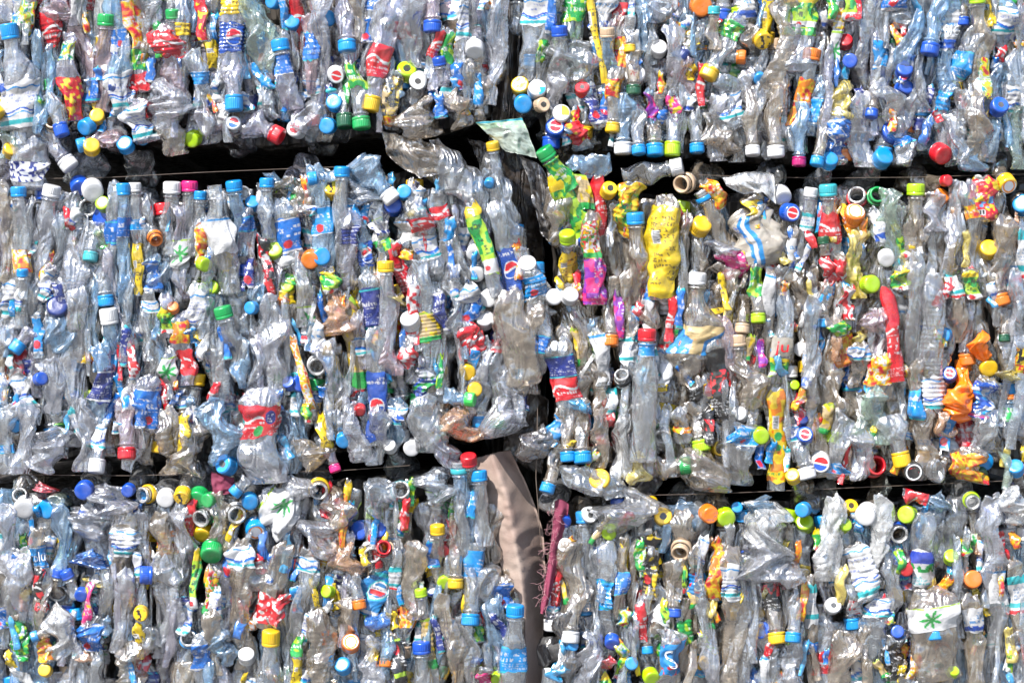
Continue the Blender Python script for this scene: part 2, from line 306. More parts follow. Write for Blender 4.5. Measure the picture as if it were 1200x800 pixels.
class Bottle:
    def __init__(s, p0, d2, tilt, L, w, neck, seed, depth, crush=1.0, ribs=False, flat=None, ncs=1.0, lump=False, up=False):
        r = s.rng = np.random.default_rng(seed)
        s.L, s.w, s.neck, s.ribs, s.crush, s.ncs, s.lump, s.up = L, w, neck, ribs, crush, ncs, lump, up
        k = tilt; s.p0 = np.array((p0[0], p0[1], depth))
        s.ax = np.array((d2[0] * math.cos(k), d2[1] * math.cos(k), -math.sin(k)))
        s.sd = np.array((-d2[1], d2[0], 0.0)); s.nn = np.cross(s.sd, s.ax)
        if s.nn[2] < 0 or (abs(s.nn[2]) < 1e-6): s.nn = -s.nn
        nl = max(3, int(L / 13)); s.g1 = Grid(r, 7, nl); s.g2 = Grid(r, 13, max(4, int(L / 6))); s.g3 = Grid(r, 5, max(2, int(L / 34))); s.g4 = Grid(r, 12, max(2, int(L / 45)))
        s.ph = r.uniform(0, 6.28, 10); s.am = r.uniform(.4, 1, 6)
        s.flat = flat if flat else r.uniform(.42, .72)
        s.rp = r.uniform(4.2, 6.5); s.tw = r.uniform(.4, 1.6) * crush
        s.bend = r.normal(0, 1, 2)
    def at(s, th, l, f=1.0, off=0.0):
        L, h = s.L, s.w / 2; th, l = np.broadcast_arrays(th, l); f = np.broadcast_to(f, l.shape)
        v = l / L; c = s.ncs
        if s.neck:
            bd = sm(22 * c, 22 * c + min(38, L * .38), l)         # 0 on the neck, 1 on the body
            rn = 8.6 * c + 1.5 * c * ((l > 15.5 * c) & (l < 18 * c))
            ww = rn * (1 - bd) + h * bd
        else:
            bd = sm(-.02, .10, v) if not s.lump else np.ones(l.shape); rn = h; ww = h * (.55 + .45 * bd)
        amp = .185 * s.crush * bd
        if s.up: amp = amp * .35
        ww = ww * (1 + .12 * s.crush * bd * (s.am[0] * np.sin(v * 7 + s.ph[0]) + .6 * s.am[1] * np.sin(v * 15 + s.ph[1])))
        fl = 1 - (1 - s.flat) * bd
        dd = ww * fl
        if not s.neck and not s.lump: dd = dd * (.3 + .7 * sm(0, .16, v)) * (.55 + .45 * sm(0, .10, 1 - v))
        disp = 1 + amp * (.75 * s.g1(th, v) + .2 * s.g2(th, v) + .7 * s.g3(th, v) + .6 * s.g4(th, v))
        if s.ribs: disp = disp + .06 * bd * (np.abs(((l / s.rp) % 1) * 2 - 1) * 2 - 1) * (v > .2)
        disp = np.clip(disp, .35, 1.6)
        if s.lump:
            e = np.sqrt(np.clip(1 - (2 * v - 1) ** 2, 0, 1)); ww = ww * e; dd = h * .8 * e
        t2 = th + bd * s.tw * (np.sin(v * 4.2 + s.ph[2]) - math.sin(s.ph[2]))
        a_ = np.cos(th); b_ = np.sin(th)
        tw = bd * s.tw * .6 * np.sin(v * 5 + s.ph[3])
        x = a_ * ww * disp * f; n = b_ * dd * disp * f
        # pinch: flattened walls cave inward along the middle
        n = n - np.sign(b_) * dd * .35 * s.crush * bd * np.abs(b_) ** 3 * np.clip(np.sin(v * 9 + s.ph[4]) + .2, 0, 1) * f
        xr = x * np.cos(tw) - n * np.sin(tw) * .7; nr = x * np.sin(tw) * .7 + n * np.cos(tw)
        if off:
            rr = np.hypot(xr, nr) + 1e-6; xr = xr * (1 + off / rr); nr = nr * (1 + off / rr)
        cb = bd * s.crush * (0 if s.up else 1)
        cx = cb * h * .34 * (s.am[2] * np.sin(v * 5.5 + s.ph[5]) + .5 * s.am[3] * np.sin(v * 12 + s.ph[6]))
        cn = cb * 4.5 * (s.am[4] * np.sin(v * 5 + s.ph[7])) 
        P = s.p0 + s.ax * l[..., None] + s.sd * (xr + cx)[..., None] + s.nn * (nr + cn)[..., None]
        if not s.neck: P = P + s.ax * (bd * 0 + (1 - sm(0, .12, v)) * 3.0 * s.g1(th, v * 0 + .3))[..., None]
        return P

def tow(P):                                  # picture units -> world metres
    return np.stack([(P[..., 0] - CX) * PX, -P[..., 2] * PX, ZC - (P[..., 1] - CY) * PX], -1)

def quads(nr, nc, wrap=True, base=0):
    i = np.arange(nr - 1)[:, None]; j = np.arange(nc if wrap else nc - 1)[None, :]; j2 = (j + 1) % nc
    return (base + np.stack([i * nc + j, i * nc + j2, (i + 1) * nc + j2, (i + 1) * nc + j], -1)).reshape(-1, 4)

def make_mesh(name, V, F, mats, origin=(0, 0, 0), cols=None, midx=None, smooth=True):
    me = bpy.data.meshes.new(name)
    V = np.asarray(V, dtype=np.float64).reshape(-1, 3) - np.asarray(origin); F = np.asarray(F, dtype=np.int32)
    me.vertices.add(len(V)); me.vertices.foreach_set('co', V.astype(np.float32).ravel())
    me.loops.add(F.size); me.loops.foreach_set('vertex_index', F.ravel())
    me.polygons.add(len(F)); me.polygons.foreach_set('loop_start', np.arange(len(F), dtype=np.int32) * F.shape[1])
    for m in mats: me.materials.append(m)
    if midx is not None: me.polygons.foreach_set('material_index', np.asarray(midx, dtype=np.int32))
    me.polygons.foreach_set('use_smooth', np.full(len(F), smooth))
    me.update(calc_edges=True)
    if cols is not None:
        at = me.color_attributes.new('Col', 'FLOAT_COLOR', 'POINT')
        c4 = np.ones((len(V), 4), np.float32); c4[:, :3] = cols.reshape(-1, 3); at.data.foreach_set('color', c4.ravel())
    return me

def link(name, me, parent=None, loc=None):
    o = bpy.data.objects.new(name, me); col.objects.link(o)
    if parent is not None: o.parent = parent
    elif loc is not None: o.location = loc
    return o

def body_arrays(B, nth=40, step=2.3):
    L = B.L; nl = max(8, int(L / step)); l0 = 1.0 if B.neck else 0.0
    l = np.linspace(l0, L - (3 if not B.lump else 0), nl)
    if B.neck:
        l = np.unique(np.concatenate([l, np.array([3, 5, 7, 15.4, 15.6, 17.8, 18.2, 20]) * B.ncs]))
        l = l[l <= L - 2.9] if not B.lump else l
    f = np.ones(len(l))
    if not B.lump:
        l = np.concatenate([l, [L - 1.2, L - .2, L, L - .6, L - 3, L - 5]]); f = np.concatenate([f, [.97, .9, .78, .6, .35, .02]])
    if not B.neck and not B.lump:
        l = np.concatenate([[2.5, .2], l]); f = np.concatenate([[.05, .6], f])
    th = np.linspace(0, 2 * math.pi, nth, endpoint=False)
    P = B.at(th[None, :], l[:, None], f[:, None])
    return P.reshape(-1, 3), quads(len(l), nth)

def label_arrays(B, t0, t1, style, seed, fine=.75, off=.55):
    L = B.L; a_, b_ = max(t0 * L, .6), min(t1 * L, L - 1.5)
    nl = max(6, int((b_ - a_) / fine)); circ = math.pi * B.w * .9
    nth = int(min(150, max(30, circ / fine * .85)))
    th = np.linspace(0, 2 * math.pi, nth + 1); l = np.linspace(a_, b_, nl)
    TH, LL = np.meshgrid(th, l)
    g = Grid(np.random.default_rng(seed * 7 + 1), 9, 2)(TH, TH * 0)      # crooked, torn edges
    LL = LL + np.clip(g, -2, 2) * min(2.2, (b_ - a_) * .06) * ((LL - a_) / (b_ - a_) - .5) * 2
    LL = np.clip(LL, .6, L - 1.2)
    P = B.at(TH, LL, 1.0, off)
    # label faces out at th = pi/2 ; text reads from the top whichever way the bottle lies
    X = (TH - math.pi / 2); X = (X + math.pi) % (2 * math.pi) - math.pi
    X = X / (2 * math.pi) * circ * 1.15
    Y = LL - a_; H = b_ - a_
    upward = B.ax[1] < 0
    if upward: Y = H - Y
    sx = 1 if B.sd[0] > 0 else -1
    C = paint(style, X * sx, Y, H, seed)
    return P.reshape(-1, 3), quads(nl, nth + 1, wrap=False), C.reshape(-1, 3)

def cap_arrays(B, r=10.7, tall=False, ridges=30):
    nth = ridges * 4; th = np.linspace(0, 2 * math.pi, nth, endpoint=False); c = r / 10.7
    H = 19.0 if tall else 14.5
    prof = [(0.15, .02), (0, .45), (0, .80), (.5, .93), (1.6, 1.0), (2.6, 1.01), (H - 5, 1.01), (H - 4.2, 1.0), (H - 3.9, .965), (H - 3.4, 1.02), (H - .3, 1.03), (H, 1.0), (H, .86)]
    rows = []
    kn = np.sign(np.sin(th * ridges)) * .022
    for i, (l, f) in enumerate(prof):
        rr = r * (f + (kn if 4 < i < 8 else 0))
        l = l * c
        rows.append(B.p0 + B.ax * (l - .8) + (B.sd[None, :] * (np.cos(th) * rr)[:, None]) + (B.nn[None, :] * (np.sin(th) * rr)[:, None]))
    return np.array(rows).reshape(-1, 3), quads(len(prof), nth)

def emblem_arrays(B, r, kind, bg):
    nth, nr = 56, 16; th = np.linspace(0, 2 * math.pi, nth, endpoint=False); rr = np.linspace(.03, .84 * r, nr)
    X = np.cos(th)[None] * rr[:, None]; Yv = np.sin(th)[None] * rr[:, None]
    P = B.p0 - B.ax * 1.15 + B.sd * X[..., None] + B.nn * Yv[..., None]
    dx = (P - B.p0)
    C = emblem_paint(kind, dx[..., 0], dx[..., 1], r)
    if kind in ('text', 'dot', 'dotr', 'face', 'hole'):     # these are printed straight on the cap colour
        isbg = (np.abs(C - C[-1, 0]).sum(-1) < .02)[..., None]
        if kind != 'dotr' or bg[0] > .5: C = np.where(isbg, np.array(bg), C)
        else: C = np.where(isbg & ((dx[..., 0] ** 2 + dx[..., 1] ** 2) > (r * .72) ** 2)[..., None], np.array(bg), C)
    return P.reshape(-1, 3), quads(nr, nth), C.reshape(-1, 3)
# One line per thing, in picture units (1 unit = 1.25 mm on the face of the bales).
# B x0 y0 x1 y1 width cap [label:start-end:print ...] [options]   neck end first
# F x y r colour [mark]   bottle lying neck outwards      E x y r [tint]  bottle lying base outwards
# O x y r colour          open neck pointing outwards     X x y rx ry [tint] crumpled lump
DATA = """
B 12 30 30 150 42 C ww:.56-.98 tint=m calm
B 40 -30 25 45 26 - mx:.4-1
B 45 -25 42 22 24 - rd:.1-1
B 52 5 72 110 24 - rd:.1-.5
X 68 15 18 20 p
B 92 -20 105 120 24 - wh:.1-.35 bw:.8-.98
B 126 18 118 130 26 G
B 82 40 86 142 24 - mx:.1-.3 ry:.5-1
F 114 135 9 Y
B 132 -5 146 135 22 - bw:.28-.45 ww:.65-.95 tint=b
B 150 -20 168 108 22 - ro:.15-.6 gn:.6-.8 rd:.82-1
B 178 -40 172 70 36 - tint=m
X 193 125 26 32 m
B 196 30 206 115 30 - rd:.05-.45 tint=p
B 203 12 204 70 18 G
B 213 -10 214 115 16 - yl:.3-.42 ribs
B 158 118 170 168 30 - ww:.1-.9
F 99 151 10 C
O 63 143 9 T
B 2 138 -30 100 20 Y
B 76 160 60 110 18 B
B 232 -10 241 50 12 - ry:0-1
B 231 60 236 140 20 - cb:.3-.5
E 240 146 16
F 223 164 10 L
B 276 131 271 -25 32 C rb:.44-.66 yl:.72-.86 ribs calm
B 246 20 252 95 20 - yl:.35-.8
B 249 85 252 128 22 - bw2:.15-.9
B 298 -30 312 92 36 - tint=g
F 318 3 9 C
F 342 25 10 C
F 386 22 10 C tall
B 328 -20 336 38 10 - cb:0-1
B 345 -12 361 100 14 - rd:.05-.6
B 360 20 368 110 16 - bw:.2-.58
B 374 -20 380 100 24 - tint=m ribs
B 328 48 342 130 24 C bw:.2-.5
E 325 85 13
F 341 88 7 B
E 360 133 22 m
F 275 145 9 W globe
B 331 162 286 138 38 R
F 345 150 11 W dotr
F 383 148 10 C
F 392 120 10 C
B 405 150 400 80 20 D
B 425 152 413 40 24 G gn:.42-.68
B 408 62 400 -30 24 C
F 395 90 10 W dotr
B 440 -10 427 105 16 - bw:.02-.2 bw:.7-.85
B 434 131 465 -30 32 Y rd:.24-.47 calm
B 463 85 457 152 20 - kx:.1-.7 or:.75-.92
F 477 80 12 L hole
B 258 118 262 152 16 - wh:.1-.8
B 300 80 322 140 20 -
B 450 0 426 90 14 - tint=m
B 415 -20 420 50 16 - tint=t
B 480 -20 486 80 22 -
B 507 39 507 -45 24 B
B 518 32 500 92 12 - rd:.1-.6
B 528 36 524 130 17 - gn:.05-.4 wt:.7-.95
B 514 68 520 100 16 B
F 490 96 11 W dot
B 545 -30 540 135 18 - ww:.2-.46 tint=m
B 556 63 560 -40 26 W ww:.25-.45 tilt=45
B 556 66 562 140 30 - tint=t
B 592 -20 572 122 20 - tint=m
X 494 140 26 24 t
B 514 110 518 140 13 - bw:0-1
B 530 110 545 150 30 - tint=t
B 628 -35 628 95 40 - ww:.25-.5 calm
B 651 -20 642 42 10 - bw:0-1
B 655 33 660 110 20 B
B 672 -40 677 90 28 - gn:.25-.5 tint=g
X 672 72 28 26
B 688 -20 708 100 7 - yl:0-1
B 710 -20 706 36 22 - bw2:.3-1
B 711 35 713 110 18 T
F 609 99 11 Y text
F 630 104 11 W blob
F 613 124 11 C
F 637 124 9 T hole
F 658 133 11 W blobY
F 651 148 12 B dotr
F 682 103 9 R dot
B 670 128 682 176 24 - ry:0-.8
B 690 98 700 152 18 - nv:.1-.9
B 648 88 655 145 22 - tint=m
B 717 156 725 18 18 Y or:.28-.45 or:.55-.82
B 746 -20 752 70 26 - tint=b ribs
E 775 12 15
F 772 56 10 W
F 744 86 13 W flower
B 742 112 742 60 18 D
B 738 62 737 20 14 Y
B 764 40 762 115 13 -
B 784 30 791 125 24 - tint=m
B 774 88 772 113 7 - or:0-1
B 762 106 762 152 16 - vi:.1-.75
B 775 104 778 152 16 - bw:.2-.78
B 788 108 792 152 14 - pk:.1-.8
F 822 9 13 O
B 795 70 838 18 28 N
B 836 10 834 60 15 A
B 827 93 866 22 28 Y gn:.66-.88
E 876 40 15 t
B 872 -35 875 32 22 - bw2:.3-.85
B 873 68 840 66 20 O
B 905 -20 891 82 12 - yl:.2-.7
F 894 50 11 Y face
B 922 0 909 125 28 - ribs
F 890 94 8 C
B 800 68 815 122 28 - tint=p
B 820 75 822 126 8 - rd:0-1
B 845 92 862 150 32 - ww:.3-.8
B 875 80 888 155 20 - tint=m
B 832 134 855 182 32 - tint=t
B 940 -40 935 85 36 - gl:.3-.58 gn:.58-.66
B 952 58 932 178 24 O or:.3-.75
B 960 90 955 160 19 - cb:.35-.8
B 973 -20 974 26 10 - gn:0-1
B 994 -20 994 26 13 - gl:0-1
B 1006 -20 1001 26 10 - rd:0-1
B 985 -20 977 83 12 - ro:.3-.52 lw:.55-1
F 991 46 9 R
F 994 73 9 B
B 1018 -20 1008 80 18 -
B 1037 -20 1029 110 22 - cb:.5-.76
E 1058 24 13
B 1050 -30 1050 14 26 - bw:.2-1
B 1076 18 1052 100 20 - tint=b
B 1086 66 1102 -5 22 B
B 1113 -25 1112 112 21 - bw2:.28-.62 tint=b
B 1128 30 1130 -20 16 B
B 1143 -6 1150 110 20 L
F 1059 81 10 B
F 1062 101 10 B
B 1076 60 1078 132 17 - ribs
B 1108 92 1094 165 22 - cb:.2-.5 tint=b
B 1147 22 1117 120 24 - cb:.4-.72 yr:.75-1
B 1153 60 1152 150 14 - mx:.1-.6 kx:.6-1
B 1180 2 1172 92 32 - ww:.1-.42 tint=b
F 1170 124 11 B dot
B 1194 60 1190 165 22 - ww:.4-.7
X 988 120 16 26 y
B 1020 138 1028 90 16 B
F 1048 152 14 B
B 1028 95 1050 140 26 -
B 1066 108 1062 165 20 - tint=m
B 1124 108 1130 192 24 -
B 1126 160 1176 150 26 - ww:.05-.95
B 1145 110 1143 190 22 - ribs
B 1165 90 1160 190 20 - tint=b
F 14 173 10 Y
B 34 162 34 222 44 - nw:.45-.8 tint=m calm
B 32 140 33 185 22 - wh:.1-.8
B 84 197 45 148 24 W
B 92 172 130 160 22 C
F 110 171 10 Y
E 130 165 14 p
F 147 168 10 C
F 166 163 9 C
B 195 120 205 182 30 - tint=t
B 5 150 8 185 24 - tint=g
B 24 220 26 385 19 C ro:.44-.6
B 6 215 8 330 22 - tint=t
B 63 218 34 345 34 W tint=m
F 94 221 11 B
F 111 226 13 W
F 121 238 9 L
O 103 243 11 A
F 116 255 12 B
B 84 225 80 352 28 - lw:.2-.34 tint=m
B 106 306 112 260 18 A
B 118 264 122 345 24 - ribs
B 146 216 148 342 17 C bw:.3-.5
B 158 215 160 352 17 W cb:.3-.4 yl:.5-.78
B 203 214 200 300 24 W
B 223 213 219 302 20 P
B 236 225 230 300 16 C
O 185 283 8 O
B 210 243 213 350 26 - lw:.35-.66
B 238 258 234 312 14 - ro:0-1
F 240 272 6 O
B 172 262 174 350 19 -
E 186 318 16 b
B 72 250 60 362 20 - ribs
B 135 215 134 350 18 - bw:.33-.52
B 253 217 264 345 34 n wh:.3-.62
B 275 213 284 300 20 C
O 286 226 9 Y
F 296 236 9 C
B 314 210 312 280 18 C
F 321 221 6 L
X 320 210 16 6 b
B 290 245 296 330 18 - bw:.1-.3
X 345 232 26 24 t
B 356 206 364 246 9 - or:0-1
B 308 236 342 312 24 - wh:.2-.95
B 328 232 358 352 28 - bw:.2-.52 calm
B 306 278 319 328 11 - kr:0-1
F 322 292 10 L
B 362 211 400 205 18 C
O 379 204 11 A
F 390 220 11 Y face
B 368 196 388 335 26 - cb:.33-.57 calm
B 402 197 399 320 19 C
X 418 220 20 22 s
B 462 236 420 186 38 W tint=b
F 474 225 9 C
F 461 240 11 B
B 405 250 412 340 22 - nv:.18-.42 ribs
B 412 232 434 338 22 - cb:.05-.25 rb:.5-.75
B 438 244 459 302 20 - lw:.2-.6 gn:.6-.82
F 364 306 11 O
F 378 301 11 C
B 445 238 450 278 24 - nw:0-.9
B 453 307 456 425 20 Y calm hi
B 463 283 494 405 22 - rd:.03-.5
B 476 250 480 290 20 - wh:.2-.8
O 498 190 11 Y
X 500 182 24 18 t
B 565 236 498 178 42 - tint=c calm
B 577 168 585 220 16 Y
B 551 237 584 348 18 - gl:0-.75 calm hi
B 577 238 606 346 22 - rb:.5-.95 calm hi
F 555 298 9 W
F 618 308 11 W
B 487 232 506 322 28 - rd:.25-.42 ww:.5-.8
B 489 220 493 250 13 - ww:0-1
B 512 225 541 335 22 - rd:.15-.28
F 573 217 6 C
B 525 285 534 330 8 - bw:0-1
B 636 176 668 224 26 G gn:.25-1 calm hi
B 648 192 690 296 26 - gl:.1-.98 calm hi
B 701 207 706 300 16 - rd:0-.72 calm
B 650 220 667 288 36 - tint=t calm low
B 664 274 672 335 20 L yl:.32-.95 tilt=35 hi
B 694 250 695 358 24 - fl:.1-.48 vi:.5-1 calm hi
B 684 280 683 300 12 B
F 715 221 10 Y hole
B 670 195 715 190 26 - tint=b
B 730 181 728 110 22 W
B 748 182 742 110 17 C
B 767 183 765 110 24 C
B 787 183 793 100 20 L
B 817 179 814 110 18 C
B 881 183 878 100 18 W
B 908 185 905 100 21 W
B 935 195 938 120 17 M
B 955 195 972 120 17 C
B 840 110 843 188 26 - tint=m
B 862 110 863 190 22 -
B 799 195 730 208 28 W
O 797 217 11 T
B 744 213 727 278 28 - gy:0-1
B 744 250 750 365 22 C
B 778 230 775 352 34 - yl:.08-.98 calm hi
X 800 258 9 12 r
F 823 262 12 Y
B 820 224 858 294 20 nC
B 824 212 848 244 16 - or:0-1
B 885 220 884 255 26 - yl:.45-.95
B 883 244 892 314 54 - bs:.05-.95 calm
F 918 232 11 W
F 928 250 11 B dotr
B 950 221 936 330 17 W wt:.26-.45
B 929 268 928 332 13 - bw2:.2-.75
X 918 303 9 8 y
B 853 290 862 335 32 - pk:.1-.85
X 845 292 18 10 m
B 805 250 798 342 15 -
B 818 262 823 325 15 -
B 974 130 985 193 36 - bw:.15-.85
F 972 186 10 C
F 1037 182 12 C
F 1105 183 12 R
B 1050 150 1062 190 26 - bw:.1-.5
B 1115 130 1118 195 26 - tint=m
B 1192 120 1190 198 26 - tint=g
B 1140 160 1138 200 30 - tint=b
B 1010 110 1008 195 28 - tint=m
B 969 217 976 325 26 A rd:.3-.62 calm
O 1004 228 11 R
F 1001 248 13 O ring
O 1028 228 10 G
B 1037 222 1052 325 28 - tint=g
B 1022 244 1035 288 15 - bw2:.1-.9
B 1073 216 1071 335 28 L ribs
F 1105 228 10 O
B 1120 213 1109 342 20 - ribs tint=m
F 1110 212 7 R
B 1092 225 1095 272 24 - tint=m
B 1150 208 1153 260 30 - rf:.05-.9 calm
F 1180 219 11 Y ring
F 1197 238 12 C
B 1130 213 1152 348 24 - or:.2-.32
F 1158 290 11 Y
B 1176 255 1170 345 26 -
B 1000 268 1005 350 26 - tint=y
F 1037 305 10 W
B 963 278 966 300 14 D
B 970 292 968 325 16 - rd:0-1
B 1198 262 1196 335 16 - wt:.1-.9
B 29 316 28 350 14 C
B 10 318 8 415 26 - ww:.1-.55
E 9 393 13 m
B 63 314 48 352 22 - ww:.1-.95
F 69 358 13 N
B 42 330 38 420 15 -
B 17 412 36 385 18 C
B 46 365 45 420 11 - cb:.1-.9
B 86 332 92 502 34 - tint=m calm
B 105 308 106 348 24 - ribs tint=m
B 125 358 118 305 20 C
B 128 362 134 415 22 W
F 130 389 11 W
B 148 325 150 402 17 -
B 141 398 142 447 7 - rd:0-1
B 149 382 146 430 9 - nv:0-1
B 155 392 157 445 12 - rw:0-1
B 163 290 164 347 10 - yl:0-1
B 181 300 178 342 20 - bw:.2-.95
B 176 342 178 450 22 - ww:.1-.22
B 179 440 172 507 28 - bw:.2-.95 calm
B 195 345 197 396 16 - gl:.3-.9
F 204 359 7 O
B 198 408 202 470 17 - lw:.15-.7
B 213 368 218 452 20 - or:.1-.4 rd:.5-.85
B 122 402 115 505 24 - nv:.3-.65
X 70 390 18 24 b
F 52 443 8 B
B 18 430 32 482 20 - ww:.2-.9
B 41 390 40 465 18 - ribs
B 234 332 236 402 24 - ww:.1-.9
F 240 338 9 L
F 243 311 9 L
B 62 420 64 485 24 - tint=m
F 247 336 9 L
B 262 360 284 445 24 G
F 294 361 8 C
E 305 343 14 b
B 313 312 320 347 9 - rd:0-1
F 336 334 9 L
F 332 356 9 O
B 318 345 322 472 28 - tint=m
B 322 418 328 468 18 - lw:.2-.85
B 242 350 258 472 28 - ribs
B 262 380 266 422 9 - bw:0-1
B 284 395 286 455 18 -
B 300 388 306 475 26 - tint=m
F 353 449 11 B
F 338 447 8 B
B 386 316 388 345 20 - gl:0-.9
X 396 370 20 28 o
B 402 345 396 390 8 - or:0-1
B 357 325 361 405 18 - lw:.42-.82 rd:.85-.95
B 379 409 400 409 16 Y
B 374 378 371 415 13 - bw2:0-1
B 344 394 366 482 11 - ro:0-1
O 372 430 11 W
B 410 352 420 472 20 - tn:0-.85 rd:.88-1 calm
B 419 368 428 432 15 - ww:.4-.75
B 429 318 441 386 22 - nv:.3-1 calm hi
B 439 384 443 522 22 - rb:.38-.95 calm hi
B 456 344 462 440 20 - tint=p
B 476 400 482 450 22 - rw:.1-.6
X 466 352 10 8 y
B 386 398 396 485 28 - tint=m
B 492 306 513 462 28 - tn:.38-.6 ribs calm
B 482 325 489 412 18 - rw:.1-.9
F 480 372 12 W
B 510 338 525 392 13 - nv:.1-.9
B 532 312 537 390 26 - ribs
F 572 350 11 W
F 568 372 11 W
F 558 322 10 W
B 550 333 560 368 22 - ww:0-1
B 540 384 564 424 28 - rd:.05-.8
B 597 340 613 452 38 - tint=t calm
B 616 312 646 404 22 - cb:.12-.4
F 630 390 6 C
B 590 382 584 470 24 - tint=c
F 548 437 10 Y
B 556 468 520 465 24 H
F 557 456 9 Y
B 497 420 496 472 22 - gb:.2-.98
F 650 348 10 W
F 669 345 10 W
B 715 405 716 325 20 O
B 655 398 668 485 32 - nv:.2-.5 rd:.5-.8 calm
B 672 350 697 452 17 - 
B 699 384 709 452 16 - wh:.1-.95
X 678 477 12 12 C
B 700 428 703 482 20 - ribs
B 570 395 560 460 18 - tint=m
B 723 343 727 398 9 - vi:0-1
B 735 318 738 398 16 - tint=t
B 754 318 768 384 24 - tint=t
X 750 365 7 16 r
B 773 316 775 347 10 - yl:0-1
F 780 349 9 W
B 788 345 784 402 9 - rd:0-1
B 798 338 793 386 10 - bw:0-1
B 817 320 811 452 40 W bc:.46-.7 tint=t
B 736 390 736 432 20 - wt:.05-.9
B 757 386 752 540 32 R cb:.1-.2 tint=c up hi
O 728 438 9 K
B 778 410 776 460 15 - wh:0-.8 yl:.8-.96
B 848 312 846 372 38 - yl:.8-.9 tint=t
B 845 370 866 482 15 - tint=p
B 835 394 849 492 26 - bk:.15-.98 calm
B 869 390 873 345 18 T
B 864 392 872 490 26 T tint=t
X 876 445 18 36 t
B 888 378 886 300 18 L gn:.4-.8
B 902 318 900 462 15 - wh:.02-.35
B 918 313 914 450 22 - ju:.6-.76 gl:.78-.92
B 935 318 941 384 24 - 
B 910 455 912 575 22 - yg:0-.92 calm
B 950 348 951 472 20 - ribs
F 938 410 9 W
B 942 453 931 482 11 - or:0-1
F 932 451 6 L
B 946 408 944 456 9 - bw2:0-1
B 813 448 832 490 26 - bg:.1-.95
B 891 398 892 432 9 - vi:0-1
B 980 298 978 347 24 - rd:.1-1
F 1021 333 11 L
B 1052 316 1056 342 18 - gl:0-1
B 992 336 993 376 18 - rw:.05-.95
B 965 383 968 330 16 C
F 991 382 8 W
B 974 372 996 428 21 - gn:.1-.35 or:.4-1
X 1008 396 8 10 y
B 1005 398 1008 454 20 - ww:.1-.4 tint=t
B 1036 338 1053 448 16 - rd:0-1 calm
B 1028 362 1032 420 32 - ribs tint=p
B 1032 415 1036 470 34 - ro:.02-.62 calm
B 1070 298 1072 428 20 - tint=c calm
B 1092 322 1093 490 28 - ww:.7-.95 ribs calm
F 1104 393 9 C
B 1117 312 1126 402 19 - wt:.05-.4
B 1136 315 1138 352 17 - gl:.1-1
B 1174 358 1158 300 24 O
X 1150 406 11 18 O
F 1160 432 11 Y
X 1183 441 12 9 y
F 1112 437 9 B dotr
X 1126 460 18 24 O
B 1156 442 1146 494 30 - vb:.1-.95
B 1188 318 1186 420 22 - tint=m
B 1177 400 1177 360 12 D
B 1075 422 1072 492 17 - cb:.5-1
B 1024 455 1026 520 26 - tint=g
B 1195 395 1196 450 18 - yr:.2-.8
F 18 500 8 C
B 32 470 26 555 24 - tint=m
X 56 528 28 28 m
B 8 478 8 555 26 - cb:.55-.68
B 114 553 120 490 20 W ww:.4-.85
B 94 468 100 552 30 - tint=m
B 150 537 148 448 22 R tint=p
B 166 470 165 502 12 - bw:0-1
B 176 480 150 552 20 - tint=m
B 195 478 205 557 32 - ribs tint=t
B 225 498 222 557 36 - ribs tint=t
B 219 483 216 532 14 - yl:0-1
O 23 579 9 K
F 28 597 13 W
F 53 597 12 C
E 68 585 11 g
B 70 590 76 685 22 - tint=b
X 50 572 18 5 r
F 100 575 11 B
X 130 585 26 19 m
F 150 575 8 B
X 112 612 26 22 m
B 146 590 142 682 28 - ww:.3-.65
O 166 580 10 Y
F 194 585 11 W
F 214 583 10 Y face
F 231 586 12 G
O 235 608 11 D
F 236 628 11 Y
B 165 600 170 685 22 - tint=m
B 190 600 195 692 24 -
B 215 595 213 692 26 - tint=m
B 10 590 12 680 24 - tint=m
F 262 543 12 C dot
B 248 468 264 542 36 - ribs
B 304 456 312 566 46 - rk:.15-.5 tint=m calm hi
B 340 480 338 555 26 - tint=b
B 360 470 362 497 12 - gl:0-1
B 394 552 376 500 14 P tint=p
F 403 517 9 C
B 412 472 420 542 24 - ribs tint=m
X 388 505 15 26
F 422 482 7 R
B 442 475 444 545 19 -
B 463 468 460 532 24 - ww:.1-.45
F 456 521 8 W
F 482 526 10 W
X 360 532 20 22 t
F 243 586 9 G
X 345 574 20 17 m
B 306 578 352 612 42 - lw:.1-.9 tint=m
B 275 578 292 560 16 C
F 294 588 10 C
O 279 603 11 W
F 300 623 12 C ring
B 255 578 258 645 26 - tint=t
O 375 575 11 Y
X 392 595 22 28 t
B 409 562 400 642 9 - or:.2-1 yl:0-.2
O 470 573 11 A
X 444 580 22 24 s
F 420 621 12 B
F 442 620 11 B
O 451 640 9 R
X 380 630 24 24 m
B 498 462 500 530 36 - tint=c calm
X 516 508 10 14 g
X 545 498 24 22 o
X 586 492 24 22 m
X 522 528 16 22
B 549 533 556 600 20 R tilt=25
B 561 551 568 640 20 C
B 538 540 546 645 24 nA tint=b
X 512 572 28 22 s
B 540 572 552 685 22 - bw:.2-.52
B 530 604 532 652 20 - rd:.1-1
B 513 614 515 690 18 Y
B 655 486 640 535 22 - cb:.1-.72
X 626 520 20 24 d
B 640 576 658 520 18 C
B 666 540 660 470 19 C
B 683 542 678 468 22 C tint=t
F 702 560 13 Y text
B 706 478 702 548 24 - tint=t
F 662 612 8 B
F 692 603 10 W dot
F 713 625 9 L
F 662 638 9 W
B 732 486 726 562 20 - tint=w
O 776 512 10 D
X 746 550 14 20 y
B 810 544 758 550 30 G tint=t
B 797 478 797 520 20 - or:.5-.65
B 823 528 812 470 22 L
B 832 478 830 522 13 - bk:0-1
